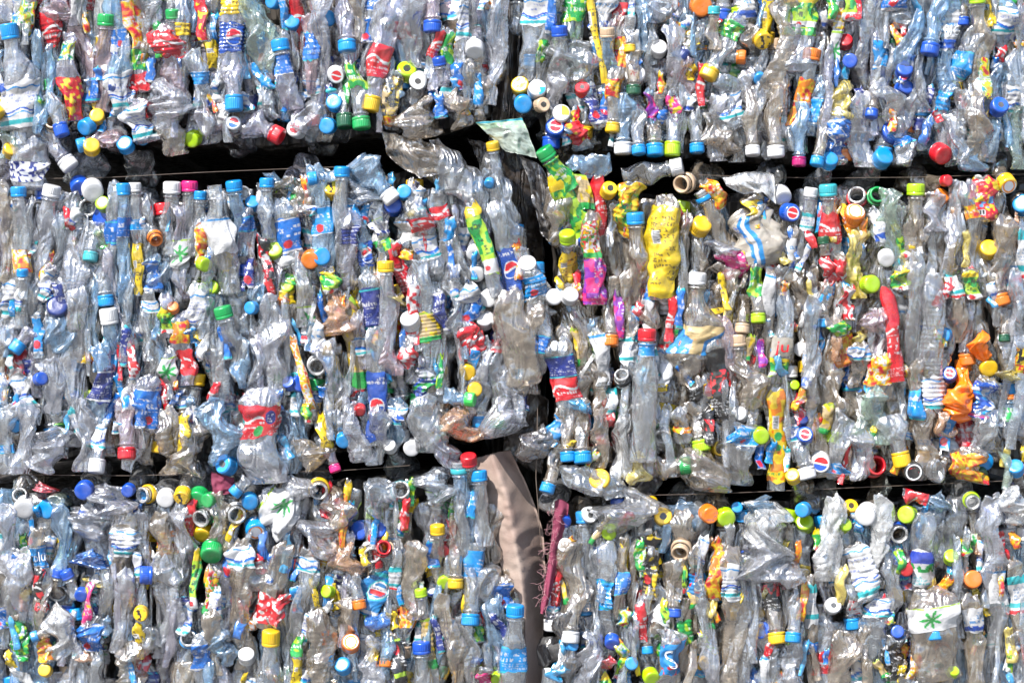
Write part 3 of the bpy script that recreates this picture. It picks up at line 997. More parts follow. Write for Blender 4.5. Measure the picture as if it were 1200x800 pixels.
X 824 552 28 24 t
X 812 537 6 7 r
F 866 484 9 W
B 880 510 882 470 16 T
O 845 525 10 Y
B 870 498 860 568 40 - cb:.03-.3 tint=c
F 891 511 10 L
F 927 555 9 Y
B 946 560 928 488 22 W ww:.6-.88
F 942 508 10 B dotr
F 940 490 8 N
F 961 543 12 W globe
X 735 600 32 28
F 777 604 11 Y hole
F 765 592 8 Y
F 832 603 11 O text
F 851 607 11 L
F 864 594 7 C
X 892 590 16 8 b
F 938 597 9 C
F 943 611 11 L
B 766 622 760 682 22 - mk:.1-.9
B 798 598 805 662 28 - tint=t
B 842 630 838 662 10 - or:0-1
X 902 622 34 32 w
B 985 488 982 562 26 - cb:.72-.9
B 1010 508 1008 562 28 - tint=m
B 1020 466 1020 525 30 - ribs tint=g
O 1028 545 12 R
B 1057 546 1044 485 26 Y
F 1068 552 12 K rim
B 1085 478 1082 562 22 - ribs
E 1101 550 13
X 1108 500 12 16 o
X 1122 485 14 12 O
B 1136 524 1130 564 34 - or:.2-.95
F 1156 541 11 C
F 1188 545 10 C
F 1150 556 8 D
B 1058 576 1086 587 15 - rd:0-1
F 998 592 9 Y hole
F 990 613 9 L
F 1012 604 13 W
F 1060 602 11 L
O 1053 626 11 B
O 1138 588 9 L
X 1100 590 14 12 b
X 1190 592 24 24 w
B 1150 478 1156 532 26 - tint=c
B 975 580 972 680 28 - tint=w
B 1030 580 1028 690 26 - tint=w
B 1160 580 1165 690 28 - tint=m
B 48 620 47 745 22 - cb:.16-.34
B 46 662 52 718 13 - kr:.05-.95
B 70 667 62 700 16 B
B 78 668 92 700 16 B
O 67 695 11 W
X 108 657 18 10 B
F 97 697 8 B
X 106 683 10 6 y
X 72 740 20 34 w
B 24 645 40 745 32 - tint=m
B 18 722 25 770 20 - gn:.1-.95
B 40 745 60 738 12 C
B 50 745 58 775 14 - or:0-1
F 54 783 8 Y
B 124 665 121 755 17 - ribs
B 108 678 101 738 10 - pk:.1-.95
B 108 726 106 766 28 - bw:.1-.95
X 98 769 9 7 o
B 152 665 138 765 20 - tint=m
B 163 640 163 680 11 - ww:.1-.9
B 167 672 215 674 24 B
F 167 718 9 Y face
E 172 745 14
B 192 655 200 772 30 - ribs tint=m
B 212 690 212 725 18 - nv:.2-.7
B 232 642 228 712 9 - gl:0-1
O 221 747 10 C
B 232 745 240 800 18 - bw:.1-.7
B 150 750 155 810 44 - tint=t ribs
B 85 720 80 805 22 - tint=m
F 248 651 13 G
B 248 664 248 722 16 - fl:.05-.95
B 248 712 250 790 24 - tint=t
B 283 632 283 785 26 - ww:.04-.2 ribs
E 308 672 20
B 338 636 303 735 28 - rw:.62-.92 calm
B 340 698 317 730 16 - rd:0-1
B 319 737 315 830 34 Y up
B 361 642 346 765 24 - ww:.08-.22
B 374 712 378 805 30 - ribs
F 382 692 8 L
B 364 715 356 755 9 - ww:0-1
B 353 742 345 805 13 - gn:.05-.4 yl:.45-1
X 406 655 17 24 o
B 396 665 400 705 18 - nw:.2-.9
B 424 640 432 662 8 - yl:0-1
O 437 650 11 W
O 453 642 9 T
B 422 712 415 670 18 O
F 412 750 11 O ring
B 458 636 430 722 32 - gb2:.4-.95
B 465 640 462 712 11 - wt:.3-.7
X 441 728 13 12 B
F 401 777 10 C
B 452 780 455 745 16 O
B 460 742 473 802 17 - kg:.1-.95
B 437 748 436 805 22 - tint=m
F 289 765 10 W
X 262 760 18 22 b
B 408 700 402 760 22 - tint=t
B 485 632 488 725 26 - tint=t
B 506 630 508 665 13 - bw:.1-.95
F 519 645 8 R
B 534 688 535 600 19 Y tint=t calm
F 521 683 9 L
B 493 689 510 805 15 L tn:.3-.8
B 509 720 518 765 7 - nv:0-1
B 520 695 537 805 22 - ribs tint=t
B 538 722 562 805 20 - ribs
B 551 731 556 636 24 C cb:.56-.92 calm
B 560 728 560 752 13 - gn:.2-.9
E 574 682 20
B 588 675 590 715 22 - bw:.2-.9
B 604 707 600 825 34 C cb:.4-.66 up
B 494 751 498 835 26 B up
F 583 796 8 L
B 566 780 572 805 16 - pk:.2-.9
B 582 700 586 800 30 - tint=b
B 657 640 650 712 11 - rd:.3-1
B 668 752 676 636 34 W tint=t
F 672 755 7 C
B 714 636 700 810 28 - cb:.25-.44
X 657 785 13 14 C
X 712 776 9 9 r
F 717 754 9 B
B 662 715 665 790 24 - tint=d
B 690 740 688 810 26 - tint=m
B 730 630 727 725 17 - bw:.4-.68
B 743 636 738 745 9 - tint=t
B 749 632 751 668 10 - gn:0-1
B 765 642 759 702 19 - mk:.1-.9
B 751 698 751 752 10 - rd:.15-.95
O 796 648 11 T
B 797 655 768 748 24 - wh:.45-.8 ribs
B 790 722 792 680 16 B
B 822 636 806 742 23 - es:.32-.56
B 805 700 805 795 21 - gn:.28-.56
B 846 638 834 702 17 - or:.1-.95
B 858 640 855 805 26 - ww:.12-.36 ribs
B 875 652 868 805 26 - ribs
O 875 660 11 B
B 867 690 860 728 8 - yl:0-1
B 911 753 902 668 22 Y bk:.42-.96 calm
F 891 737 12 B
X 905 660 34 34 m
B 927 750 936 665 19 C
B 942 680 938 728 9 - or:0-1
B 823 700 836 805 20 - tint=m
B 888 730 908 812 24 - ribs
B 922 748 938 812 28 - ribs tint=m
B 778 738 791 805 30 - es:.2-.75
F 740 776 8 C
F 764 795 10 L
F 823 779 8 Y
B 759 765 757 720 14 C
B 950 672 953 805 15 - wt:.08-.45 bw:.6-.7
B 1001 636 1022 702 28 - ww:.02-.95
E 977 663 11 w
F 976 708 10 W dot
B 997 678 1002 722 16 - rw:.5-.95
B 1030 694 1022 782 36 - ww:.05-.32
F 1050 738 8 B
B 1040 636 1046 722 16 -
B 1051 642 1056 672 9 - gn:0-1
F 1061 667 8 R
B 1081 600 1082 692 27 - bgw:.48-.92 calm
B 1084 690 1100 795 54 - lw:.16-.42 calm hi
B 1092 747 1090 690 20 C hi
F 1087 766 10 W
F 1114 650 9 L
F 1138 677 11 O
B 1137 695 1142 805 22 - bw2:.15-.4
B 1167 650 1171 790 22 - wh:.12-.4
B 1186 655 1200 745 24 - wt:.2-.7
F 1176 652 7 R
F 1115 783 7 L
O 1105 766 9 O
B 1045 745 1058 805 24 - kw:.1-.8
B 985 740 990 805 30 - tint=t
B 1195 740 1193 805 28 - tint=c
B 1120 690 1118 760 20 - tint=m
B 584 240 636 352 24 - cb:.55-.75
B 604 290 640 372 20 - tint=m
B 566 205 606 262 26 - tint=s
B 628 352 616 462 24 - ribs tint=t
B 640 372 628 440 16 - bw:.3-.6
B 600 420 604 500 22 - tint=m
B 560 215 575 300 20 - tint=s
"""
# ------------------------------------------------------------------ setting
def gap_bales():
    """name, outline of the face (picture units, clockwise from top left)"""
    return [
        ('upper left', [(-90, -150), (585, -150), (588, 60), (578, 130), (545, 150), (450, 158), (300, 172), (140, 168), (-90, 182)]),
        ('upper right', [(612, -150), (1290, -150), (1290, 192), (1050, 196), (800, 184), (640, 174), (622, 120), (606, 60)]),
        ('middle left', [(-90, 222), (240, 222), (420, 200), (552, 190), (606, 255), (642, 345), (638, 430), (600, 508), (500, 525), (250, 546), (-90, 548)]),
        ('middle right', [(640, 215), (800, 222), (1290, 218), (1290, 555), (1000, 560), (820, 562), (700, 560), (650, 530), (652, 460), (646, 330)]),
        ('lower left', [(-90, 578), (330, 568), (560, 548), (585, 600), (606, 690), (612, 920), (-90, 920)]),
        ('lower right', [(664, 590), (900, 590), (1290, 582), (1290, 920), (650, 920), (648, 690)]),
    ]
BALES = gap_bales()
def inside(x, y, poly):
    c = False; n = len(poly)
    for i in range(n):
        x1, y1 = poly[i]; x2, y2 = poly[(i + 1) % n]
        if (y1 > y) != (y2 > y) and x < (x2 - x1) * (y - y1) / (y2 - y1) + x1: c = not c
    return c
def bale_of(x, y):
    r = 0 if y < 195 - 0 * x else (1 if y < 565 else 2)
    if y > 150 and y < 240: r = 0 if y < (198 if x < 450 or x > 620 else 172) else 1
    if 540 < y < 590: r = 1 if y < (562 if x < 330 or x > 660 else 545) else 2
    xs = (595, 638, 634)[r]
    return BALES[r * 2 + (0 if x < xs else 1)][0]

def tag(o, label=None, cat=None, group=None, kind=None):
    if label: o['label'] = label
    if cat: o['category'] = cat
    if group: o['group'] = group
    if kind: o['kind'] = kind

# ground in front of the bales, pale concrete: it also throws light up on them
m, nt, N, L_, out = nmat('concrete_ground')
p = N('ShaderNodeBsdfPrincipled', i_Roughness=.85); tc = N('ShaderNodeTexCoord'); nz = N('ShaderNodeTexNoise', i_Scale=3.0, i_Detail=8.0); L_(tc.outputs['Object'], nz.inputs['Vector'])
cr = N('ShaderNodeValToRGB'); cr.color_ramp.elements[0].color = (.10, .097, .093, 1); cr.color_ramp.elements[1].color = (.19, .185, .18, 1); L_(nz.outputs['Fac'], cr.inputs[0]); L_(cr.outputs[0], p.inputs['Base Color']); L_(p.outputs[0], out.inputs[0])
GR = make_mesh('ground', [(-60, -60, 0), (60, -60, 0), (60, 60, 0), (-60, 60, 0)], [(0, 1, 2, 3)], [m], smooth=False)
tag(link('ground', GR), kind='structure')

# inner mass of each bale: packed plastic, near black to put the shade between bottles into colour
m, nt, N, L_, out = nmat('inner_plastic_painted_shade')
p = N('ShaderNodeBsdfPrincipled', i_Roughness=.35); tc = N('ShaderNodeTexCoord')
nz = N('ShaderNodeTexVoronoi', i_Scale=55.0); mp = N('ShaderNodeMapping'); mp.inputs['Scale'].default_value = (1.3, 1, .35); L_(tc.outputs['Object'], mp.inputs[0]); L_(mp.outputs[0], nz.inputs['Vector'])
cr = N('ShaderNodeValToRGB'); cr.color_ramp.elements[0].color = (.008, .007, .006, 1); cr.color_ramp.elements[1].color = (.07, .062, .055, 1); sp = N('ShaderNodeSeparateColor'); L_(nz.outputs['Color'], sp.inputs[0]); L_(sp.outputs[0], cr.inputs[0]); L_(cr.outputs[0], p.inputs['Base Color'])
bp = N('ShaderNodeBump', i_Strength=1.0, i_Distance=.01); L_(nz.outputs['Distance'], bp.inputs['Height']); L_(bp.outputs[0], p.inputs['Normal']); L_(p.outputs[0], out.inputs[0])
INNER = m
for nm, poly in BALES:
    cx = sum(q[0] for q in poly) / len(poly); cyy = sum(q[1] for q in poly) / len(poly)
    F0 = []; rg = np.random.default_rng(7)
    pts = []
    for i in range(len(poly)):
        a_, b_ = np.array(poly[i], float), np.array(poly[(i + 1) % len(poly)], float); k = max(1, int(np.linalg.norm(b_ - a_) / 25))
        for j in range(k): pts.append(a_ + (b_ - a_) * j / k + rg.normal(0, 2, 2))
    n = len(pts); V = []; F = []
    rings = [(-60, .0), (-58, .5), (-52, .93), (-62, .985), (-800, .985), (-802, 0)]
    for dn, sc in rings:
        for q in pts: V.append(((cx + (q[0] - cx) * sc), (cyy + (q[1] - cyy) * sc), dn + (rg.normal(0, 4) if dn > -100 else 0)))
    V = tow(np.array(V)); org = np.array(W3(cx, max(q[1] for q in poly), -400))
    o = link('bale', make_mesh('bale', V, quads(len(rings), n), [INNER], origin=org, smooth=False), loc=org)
    tag(o, 'packed inner mass, painted shade dark, of the ' + nm + ' bale showing between its bottles', 'bale', 'bales stacked in three rows')

# dark box added behind the bales so no light shows through the gaps
o = link('dark_backdrop_box', make_mesh('dark_backdrop_box', tow(np.array([(-400, -200, -860), (1600, -200, -860), (1600, 1440, -860), (-400, 1440, -860), (-400, -200, -1600), (1600, -200, -1600), (1600, 1440, -1600), (-400, 1440, -1600)], float)),
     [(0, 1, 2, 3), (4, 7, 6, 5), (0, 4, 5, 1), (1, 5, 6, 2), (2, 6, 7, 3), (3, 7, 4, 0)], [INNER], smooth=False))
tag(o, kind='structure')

# ------------------------------------------------------------------ things from the list
COLN = dict(B='royal blue', C='sky blue', N='navy', G='green', H='bright green', D='dark green', L='lime', Y='yellow', O='orange', R='red', P='pink', M='magenta', W='white', T='tan', K='black', A='aqua', V='violet')
STYN = dict(ww='blue wave', wt='teal striped', wh='pale printed', bw2='white and blue', nw='navy speckled', bw='blue', cb='sky blue', nv='navy', gb='blue and green', rd='red', kr='red and black', rk='red emblem',
            rw='red and white', ry='red and yellow', rf='red flowered', ro='red and orange', mx='many coloured', fl='fruit coloured', yr='yellow and red', gn='green', gl='lime', gy='green and yellow', yl='yellow', yg='golden yellow',
            lw='green leaf', rb='blue globe', gb2='blue roundel', bk='black', kx='black and gold', mk='black and yellow', kg='black and lime', bg='black printed', kw='black lettered', pk='pink', vi='violet', vb='blue and pink',
            tn='tan and green', bc='tan and blue', bs='blue striped', ju='white', es='bright blue', bgw='navy and green')
STYN['or'] = 'orange'
TINTN = dict(m='milky', w='white', t='dusty', b='bluish', g='greenish', p='pinkish', y='yellow', o='orange', c='clean clear', d='dark', r='red', B='blue', C='sky blue', O='bright orange')
TINTN['.'] = 'clear'; TINTN['s'] = 'blue reflection tinted'; TINTN['v'] = 'lavender reflection tinted'
recs = []
for ln in DATA.strip().splitlines():
    q = ln.split(); k = q[0]; R = dict(k=k, i=len(recs), tint='.', labs=[], opt=set(), tilt=None, cap=None, mark=None)
    if k == 'B':
        R['p'] = tuple(map(float, q[1:5])); R['w'] = float(q[5]); c = q[6]
        R['openneck'] = c.startswith('n'); R['cap'] = None if c == '-' or R['openneck'] else c; R['ringc'] = c[1:] if R['openneck'] else ''
        for t in q[7:]:
            if ':' in t:
                s_, rest = t.split(':'); f0, f1 = rest.split('-'); R['labs'].append((s_, float(f0), float(f1)))
            elif t.startswith('tint='): R['tint'] = t[5:]
            elif t.startswith('tilt='): R['tilt'] = float(t[5:])
            else: R['opt'].add(t)
        x0, y0, x1, y1 = R['p']; R['c'] = ((x0 + x1) / 2, (y0 + y1) / 2); R['L'] = math.hypot(x1 - x0, y1 - y0)
        R['area'] = R['L'] * R['w']
        R['film'] = bool(R['labs']) and not R['cap'] and not R['openneck'] and sum(b - a for _, a, b in R['labs']) > .74 and R['w'] < 19
        xs = min(max(R['c'][0], 0), 1200); t0 = max(min(x0, x1), -R['w'] / 2)
        vy0, vy1 = max(min(y0, y1), 0), min(max(y0, y1), 800); R['vc'] = (R['c'][0], (vy0 + vy1) / 2); R['area'] *= max(0, vy1 - vy0) / max(1, abs(y1 - y0)) if abs(y1 - y0) > 10 else 1
    elif k in 'FO':
        R['c'] = R['vc'] = (float(q[1]), float(q[2])); R['r'] = float(q[3]); R['cap' if k == 'F' else 'ringc'] = q[4]; R['mark'] = q[5] if len(q) > 5 and q[5] != 'tall' else None
        R['area'] = 3.14 * R['r'] ** 2 * 1.6
    elif k == 'E':
        R['c'] = R['vc'] = (float(q[1]), float(q[2])); R['r'] = float(q[3]); R['tint'] = q[4] if len(q) > 4 else '.'; R['area'] = 3.14 * R['r'] ** 2
    else:
        R['c'] = R['vc'] = (float(q[1]), float(q[2])); R['rx'], R['ry'] = float(q[3]), float(q[4]); R['tint'] = q[5] if len(q) > 5 else '.'; R['area'] = 3.14 * R['rx'] * R['ry']
    R['bale'] = bale_of(*R['vc']); R['seen'] = '.' if R['tint'] in 'svm' else R['tint']
    if R['tint'] == '.': R['tint'] = random.Random(R['i']).choice({'upper left': '.svvp', 'middle left': '..sbv', 'upper right': '.sbt.', 'middle right': '.ttt.', 'lower left': '.tt..', 'lower right': '.tt..'}[R['bale']])
    R['film'] = R.get('film', False)
    recs.append(R)

def geom(R):
    """-> the Bottle surface of one record"""
    rg = np.random.default_rng(1000 + R['i'] * 17); k = R['k']
    if k == 'B':
        x0, y0, x1, y1 = R['p']; L = R['L']; d = ((x1 - x0) / L, (y1 - y0) / L)
        tl = R['tilt'] if R['tilt'] is not None else rg.uniform(2, 16)
        if R['tilt'] is None: tl = min(tl, math.degrees(math.asin(min(1, 14 / L))))
        if R['film']: tl = 0
        tl = math.radians(tl)
        dep = rg.uniform(-6, 5) if R['labs'] else rg.uniform(-6, 8)
        if R['film']: dep = rg.uniform(5, 9)
        if R['cap'] or R['openneck']: dep += 3
        if 'up' in R['opt']: dep += 4
        dep += 9 * ('hi' in R['opt']) - 12 * ('low' in R['opt'])
        n0 = dep + math.sin(tl) * L / 2 if R['tilt'] is None else dep + 12
        if L < 30: n0 += 4
        ncs = min(1.0, max(.62, R['w'] / 22)) if (R['cap'] or R['openneck']) else 1.0
        if L < 45: ncs = min(ncs, .8)
        return Bottle((x0, y0), d, tl, L / math.cos(tl), R['w'], bool(R['cap'] or R['openneck']), 5000 + R['i'], n0, ribs='ribs' in R['opt'] or (not R['film'] and 'calm' not in R['opt'] and not any(s_ in ('yl', 'yg', 'wh', 'fl', 'vi', 'gl', 'gb2') for s_, _, _ in R['labs']) and rg.random() < .4), ncs=ncs, up='up' in R['opt'], crush=.75 if 'up' in R['opt'] else (1.0 if R['w'] < 16 else 1.12 if (R['cap'] or R['labs']) else 1.25) * (.55 if 'calm' in R['opt'] else 1),
                      flat=(.85 if 'up' in R['opt'] else None))
    if k in 'FO':
        an = rg.uniform(0, 6.28) if rg.random() < .4 else rg.choice([-1, 1]) * math.pi / 2 + rg.normal(0, .35)
        tl = math.radians(rg.uniform(50, 80)); return Bottle(R['c'], (math.cos(an), math.sin(an)), tl, 95, 34, True, 5000 + R['i'], rg.uniform(-4, 15), ncs=R['r'] / 11.6 if k == 'F' else R['r'] / 9.6, flat=.8)
    if k == 'E':
        an = rg.uniform(0, 6.28); tl = math.radians(-rg.uniform(70, 86)); L = 80; d = (math.cos(an), math.sin(an))
        # the axis runs towards the viewer, so the start lies deep in the bale and the base ends at the face
        return Bottle((R['c'][0] - d[0] * L * math.cos(tl), R['c'][1] - d[1] * L * math.cos(tl)), d, tl, L, R['r'] * 2, False, 5000 + R['i'], 8 - L * math.sin(-tl), crush=.5, flat=.92)
    an = rg.normal(math.pi / 2, .3); L = R['ry'] * 2; d = (math.cos(an), math.sin(an))
    return Bottle((R['c'][0] - d[0] * L / 2, R['c'][1] - d[1] * L / 2), d, 0, L, R['rx'] * 2, False, 5000 + R['i'], rg.uniform(-2, 4), crush=1.35, lump=True)

class Heap:
    """collects shapes that end up in ONE mesh"""
    def __init__(s): s.V = []; s.F = []; s.C = []; s.M = []; s.n = 0; s.mats = []
    def add(s, P, F, mat, C=None):
        if mat not in s.mats: s.mats.append(mat)
        s.V.append(P); s.F.append(F + s.n); s.n += len(P); s.C.append(np.ones((len(P), 3)) * .5 if C is None else C); s.M.append(np.full(len(F), s.mats.index(mat)))
    def build(s, name):
        return make_mesh(name, tow(np.concatenate(s.V)), np.concatenate(s.F), s.mats, cols=np.concatenate(s.C), midx=np.concatenate(s.M))

TEXTS = {'es': ('S', 'white'), 'ju': ('ju', 'red')}
def word_on(B, word, t0, t1, colr, parent, org, size=None, dx=0, name='lettering'):
    """real letters laid on the label's own surface"""
    fc = bpy.data.curves.new('lettering', 'FONT'); fc.body = word; fc.align_x = 'CENTER'; fc.align_y = 'CENTER'; fc.resolution_u = 3
    fo = bpy.data.objects.new('t', fc); col.objects.link(fo); bpy.context.view_layer.update()
    dg = bpy.context.evaluated_depsgraph_get(); me = bpy.data.meshes.new_from_object(fo.evaluated_get(dg)); bpy.data.objects.remove(fo)
    n = len(me.vertices); co = np.zeros(n * 3); me.vertices.foreach_get('co', co); co = co.reshape(-1, 3)
    w0 = co[:, 0].max() - co[:, 0].min(); size = size or min(B.w * 1.0 / w0, (t1 - t0) * B.L * .75)
    X = co[:, 0] * size + dx; Y = -co[:, 1] * size * 1.15
    up = B.ax[1] < 0; sx = 1 if B.sd[0] > 0 else -1
    l = (t0 + t1) / 2 * B.L + (Y if not up else -Y)
    th = math.pi / 2 + sx * 0 + X * (-1 if False else 1) * (2 * math.pi) / (math.pi * B.w * .9 * 1.15) * (1 if B.sd[0] > 0 else -1) * -1
    P = B.at(th, l, 1.0, 1.1)
    ref = B.at(np.array([math.pi / 2, math.pi / 2 + .3]), np.array([l.mean(), l.mean()]), 1.0, 1.1)
    if (ref[1, 0] - ref[0, 0]) > 0:      # growing angle runs to the right: read left to right
        th = math.pi / 2 + np.abs(1) * X * (2 * math.pi) / (math.pi * B.w * 1.035); P = B.at(th, l, 1.0, 1.1)
    else:
        th = math.pi / 2 - X * (2 * math.pi) / (math.pi * B.w * 1.035); P = B.at(th, l, 1.0, 1.1)
    me.vertices.foreach_set('co', (tow(P) - org).astype(np.float32).ravel()); me.materials.clear(); me.materials.append(LETTER[colr]); me.update()
    return link(name, me, parent)

WORDS = {(48, 620): 'blue', (974, 130): 'SIN', (1113, -25): 'BIG'}      # start of the record -> word on its label
def kindname(R):
    return 'plastic_wrapper' if R['film'] else {'B': 'crushed_bottle', 'F': 'end_on_bottle', 'O': 'open_necked_bottle', 'E': 'bottle_showing_its_base', 'X': 'crumpled_plastic_lump'}[R['k']]
CATN = {'plastic_wrapper': 'plastic wrapper', 'crushed_bottle': 'bottle', 'end_on_bottle': 'capped bottle end', 'open_necked_bottle': 'open bottle neck', 'bottle_showing_its_base': 'bottle base', 'crumpled_plastic_lump': 'crumpled plastic'}

def pieces(R):
    """all shapes of one record: (part name, P, F, material, colours)"""
    B = geom(R); k = R['k']; out = []
    big = R['area'] > 500
    P, F = body_arrays(B, nth=44 if R['w' if k == 'B' else 'area'] and big else 30, step=2.0 if big else 2.6)
    if R['film'] and False: pass
    out.append(('body', P, F, PL[R['tint']], None))
    if R['cap']:
        cr_ = R['r'] * .95 if k == 'F' else 10.3 * B.ncs
        P, F = cap_arrays(B, cr_, tall=(k == 'B' and R['tint'] != 't' and R['i'] % 5 == 0))
        out.append(('cap', P, F, CAPM[R['cap']], None))
        if R['mark']:
            P, F, C = emblem_arrays(B, cr_, R['mark'], CC[R['cap']]); out.append(('emblem', P, F, PRINT, C))
    if k == 'O' or (k == 'B' and R['openneck'] and R['ringc']):
        # tamper ring left on the open neck, and the thick rolled lip
        c = R['ringc']; th = np.linspace(0, 2 * math.pi, 40, endpoint=False); s_ = B.ncs
        rows = [B.p0 + B.ax * (l * s_) + B.sd * (np.cos(th) * r_ * s_)[:, None] + B.nn * (np.sin(th) * r_ * s_)[:, None] for l, r_ in ((8, 9.2), (8, 10.6), (9, 11), (13, 11), (14, 10.6), (14, 9.2))]
        out.append(('tamper_ring', np.array(rows).reshape(-1, 3), quads(6, 40), CAPM[c], None))
        rows = [B.p0 + B.ax * (l * s_) + B.sd * (np.cos(th) * r_ * s_)[:, None] + B.nn * (np.sin(th) * r_ * s_)[:, None] for l, r_ in ((16, 6.8), (1, 6.8), (0, 7.4), (0, 8.6), (1, 9.4), (3, 9.2), (3.6, 8.6), (6, 8.8))]
        out.append(('neck_lip', np.array(rows).reshape(-1, 3), quads(8, 40), CAPM[c] if c in 'TYORCG' and R['i'] % 3 == 0 else CAPM['T'] if c == 'T' else PL['w'], None))
    for s_, a_, b_ in R['labs']:
        P, F, C = label_arrays(B, a_, b_, s_, R['i'] + 3, fine=.85 if big else 1.0); out.append(('label', P, F, PRINT, C))
    return B, out

# pick what becomes a thing of its own: the 300 largest bottles, and every other kind
side = sorted([R for R in recs if kindname(R) == 'crushed_bottle' and R['area'] > 0], key=lambda R: -R['area'] * (1 + .35 * bool(R['labs'] or R['cap'])))
own = set(R['i'] for R in side[:300]) | set(R['i'] for R in recs if kindname(R) != 'crushed_bottle')
rest = Heap(); things = []
for R in recs:
    B, pcs = pieces(R)
    if R['i'] not in own:
        for nm, P, F, mt, C in pcs: rest.add(P, F, mt, C)
        continue
    org = np.array(W3(R['vc'][0], R['vc'][1], 0)); kn = kindname(R)
    if len(pcs) == 1:
        nm, P, F, mt, C = pcs[0]; o = link(kn, make_mesh(kn, tow(P), F, [mt], origin=org, cols=C), loc=org)
    else:
        o = bpy.data.objects.new(kn, None); col.objects.link(o); o.location = org; o.empty_display_size = .01; prev = None
        for nm, P, F, mt, C in pcs:
            c = link(nm, make_mesh(nm, tow(P), F, [mt], origin=org, cols=C), o)
            if nm == 'emblem': c.parent = prev
            if nm == 'cap': prev = c
            if nm == 'label': lastlab = c
        wd = WORDS.get(R['p'][:2]) if R['k'] == 'B' else None
        if wd: word_on(B, wd, R['labs'][0][1], R['labs'][0][2], 'white', lastlab, org)
        for s_, a_, b_ in R['labs']:
            if s_ in TEXTS: word_on(B, TEXTS[s_][0], a_, b_, TEXTS[s_][1], lastlab, org)
    R['o'] = o; things.append(R)
# ------------------------------------------------------------------ the bottles packed behind and between the ones that show
rg = np.random.default_rng(11)
caps = 'BCCWWWCBYLGROCWTWYC'; labs = ['ww', 'ww', 'bw', 'cb', 'wt', 'rd', 'wh', 'nv', 'gn', 'yl', 'bw2', 'rw', 'ro', 'lw']
tints = '..mmsvtbc'
for nm, poly in BALES:
    xs = [q[0] for q in poly]; ys = [q[1] for q in poly]
    x = max(min(xs), -30)
    while x < min(max(xs), 1230):
        y = max(min(ys), -60) + rg.uniform(-10, 50)
        while y < min(max(ys), 860):
            L = rg.uniform(80, 140); w = rg.uniform(20, 34); a_ = rg.normal(0, .10); xc = x + rg.uniform(-4, 4)
            d = (math.sin(a_), math.cos(a_))
            ok = inside(xc, y + 6, poly) and inside(xc + d[0] * L, y + L - 4, poly)
            if not ok and inside(xc, y + 6, poly) and inside(xc, y + 52, poly): L = 54; ok = True
            if ok:
                flip = rg.random() < .5; nk = rg.random() < .5
                p0 = (xc, y) if not flip else (xc + d[0] * L, y + d[1] * L); dd = d if not flip else (-d[0], -d[1])
                dep = rg.uniform(-22, -12)
                sd_ = int(rg.integers(1, 1e6)); Bf = Bottle(p0, dd, 0.0, L, w, nk, sd_, dep, ribs=rg.random() < .5)
                tt = tints[rg.integers(len(tints))]
                if 'right' in nm and 'middle' in nm and rg.random() < .7: tt = 't'
                P, F = body_arrays(Bf, 22, 3.6); rest.add(P, F, PL[tt])
                if nk: P, F = cap_arrays(Bf, 10.3, ridges=8); rest.add(P, F, CAPM[caps[rg.integers(len(caps))]])
                if rg.random() < .45:
                    t0 = rg.uniform(.25, .5); P, F, C = label_arrays(Bf, t0, t0 + rg.uniform(.15, .3), labs[rg.integers(len(labs))], int(rg.integers(99)), fine=1.6); rest.add(P, F, PRINT, C)
            y += L * .93 if ok else 24
        x += rg.uniform(17, 23)
# slivers of torn label and film caught between the bottles
for q in range(760):
    x, y = rg.uniform(-10, 1210), rg.uniform(-10, 810)
    if not any(inside(x, y, p_) and inside(x, y + 14, p_) and inside(x, y - 14, p_) for _, p_ in BALES): continue
    cool = x < 600 or y < 200
    st = rg.choice(['bw', 'cb', 'ww', 'cb', 'bw2', 'nv', 'wt', 'ww', 'rd', 'ro', 'gn', 'yl'] if cool else ['ww', 'bw', 'cb', 'wt', 'rd', 'ro', 'gl', 'or', 'yl', 'wh', 'tn', 'mx'])
    L = rg.uniform(14, 48); w = rg.uniform(5, 13); a_ = rg.normal(0, .28); d = (math.sin(a_), math.cos(a_))
    Bf = Bottle((x - d[0] * L / 2, y - d[1] * L / 2), d, 0.0, L, w, False, 90000 + q, rg.uniform(-7, 6), crush=.95)
    if rg.random() < .72: P, F, C = label_arrays(Bf, .02, .98, st, q, fine=1.4); rest.add(P, F, PRINT, C)
    else: P, F = body_arrays(Bf, 16, 2.4); rest.add(P, F, PL[rg.choice(['C', 'B', 'b', 's', 'w', 'b'] if cool else ['t', 'w', 'b', 'C', 'y', 'o'])])
# bottles squeezed into narrow upright folds, in front of and between the rest
for q in range(400):
    x, y = rg.uniform(-10, 1210), rg.uniform(-30, 810); L = rg.uniform(50, 130); a_ = rg.normal(0, .09); d = (math.sin(a_), math.cos(a_))
    if not any(inside(x - d[0] * L / 2, y - L / 2 - 2, p_) and inside(x + d[0] * L / 2, y + L / 2 + 2, p_) for _, p_ in BALES): continue
    if any('hi' in R['opt'] and math.hypot((R['vc'][0] - x) * 2.2, R['vc'][1] - y) < 50 for R in recs): continue
    w = rg.uniform(7, 14); warm = x > 640 and y > 200
    Bf = Bottle((x - d[0] * L / 2, y - d[1] * L / 2), d, 0.0, L, w, False, 70000 + q, rg.uniform(-6, 7), crush=1.25, ribs=rg.random() < .55)
    P, F = body_arrays(Bf, 18, 2.2); rest.add(P, F, PL[rg.choice(list('..ccts' if warm else '..ccvb'))])
o = link('crushed_bottles', rest.build('crushed_bottles'))
tag(o, 'smaller and half hidden crushed bottles packed behind and between the larger ones', 'bottles', kind='stuff')

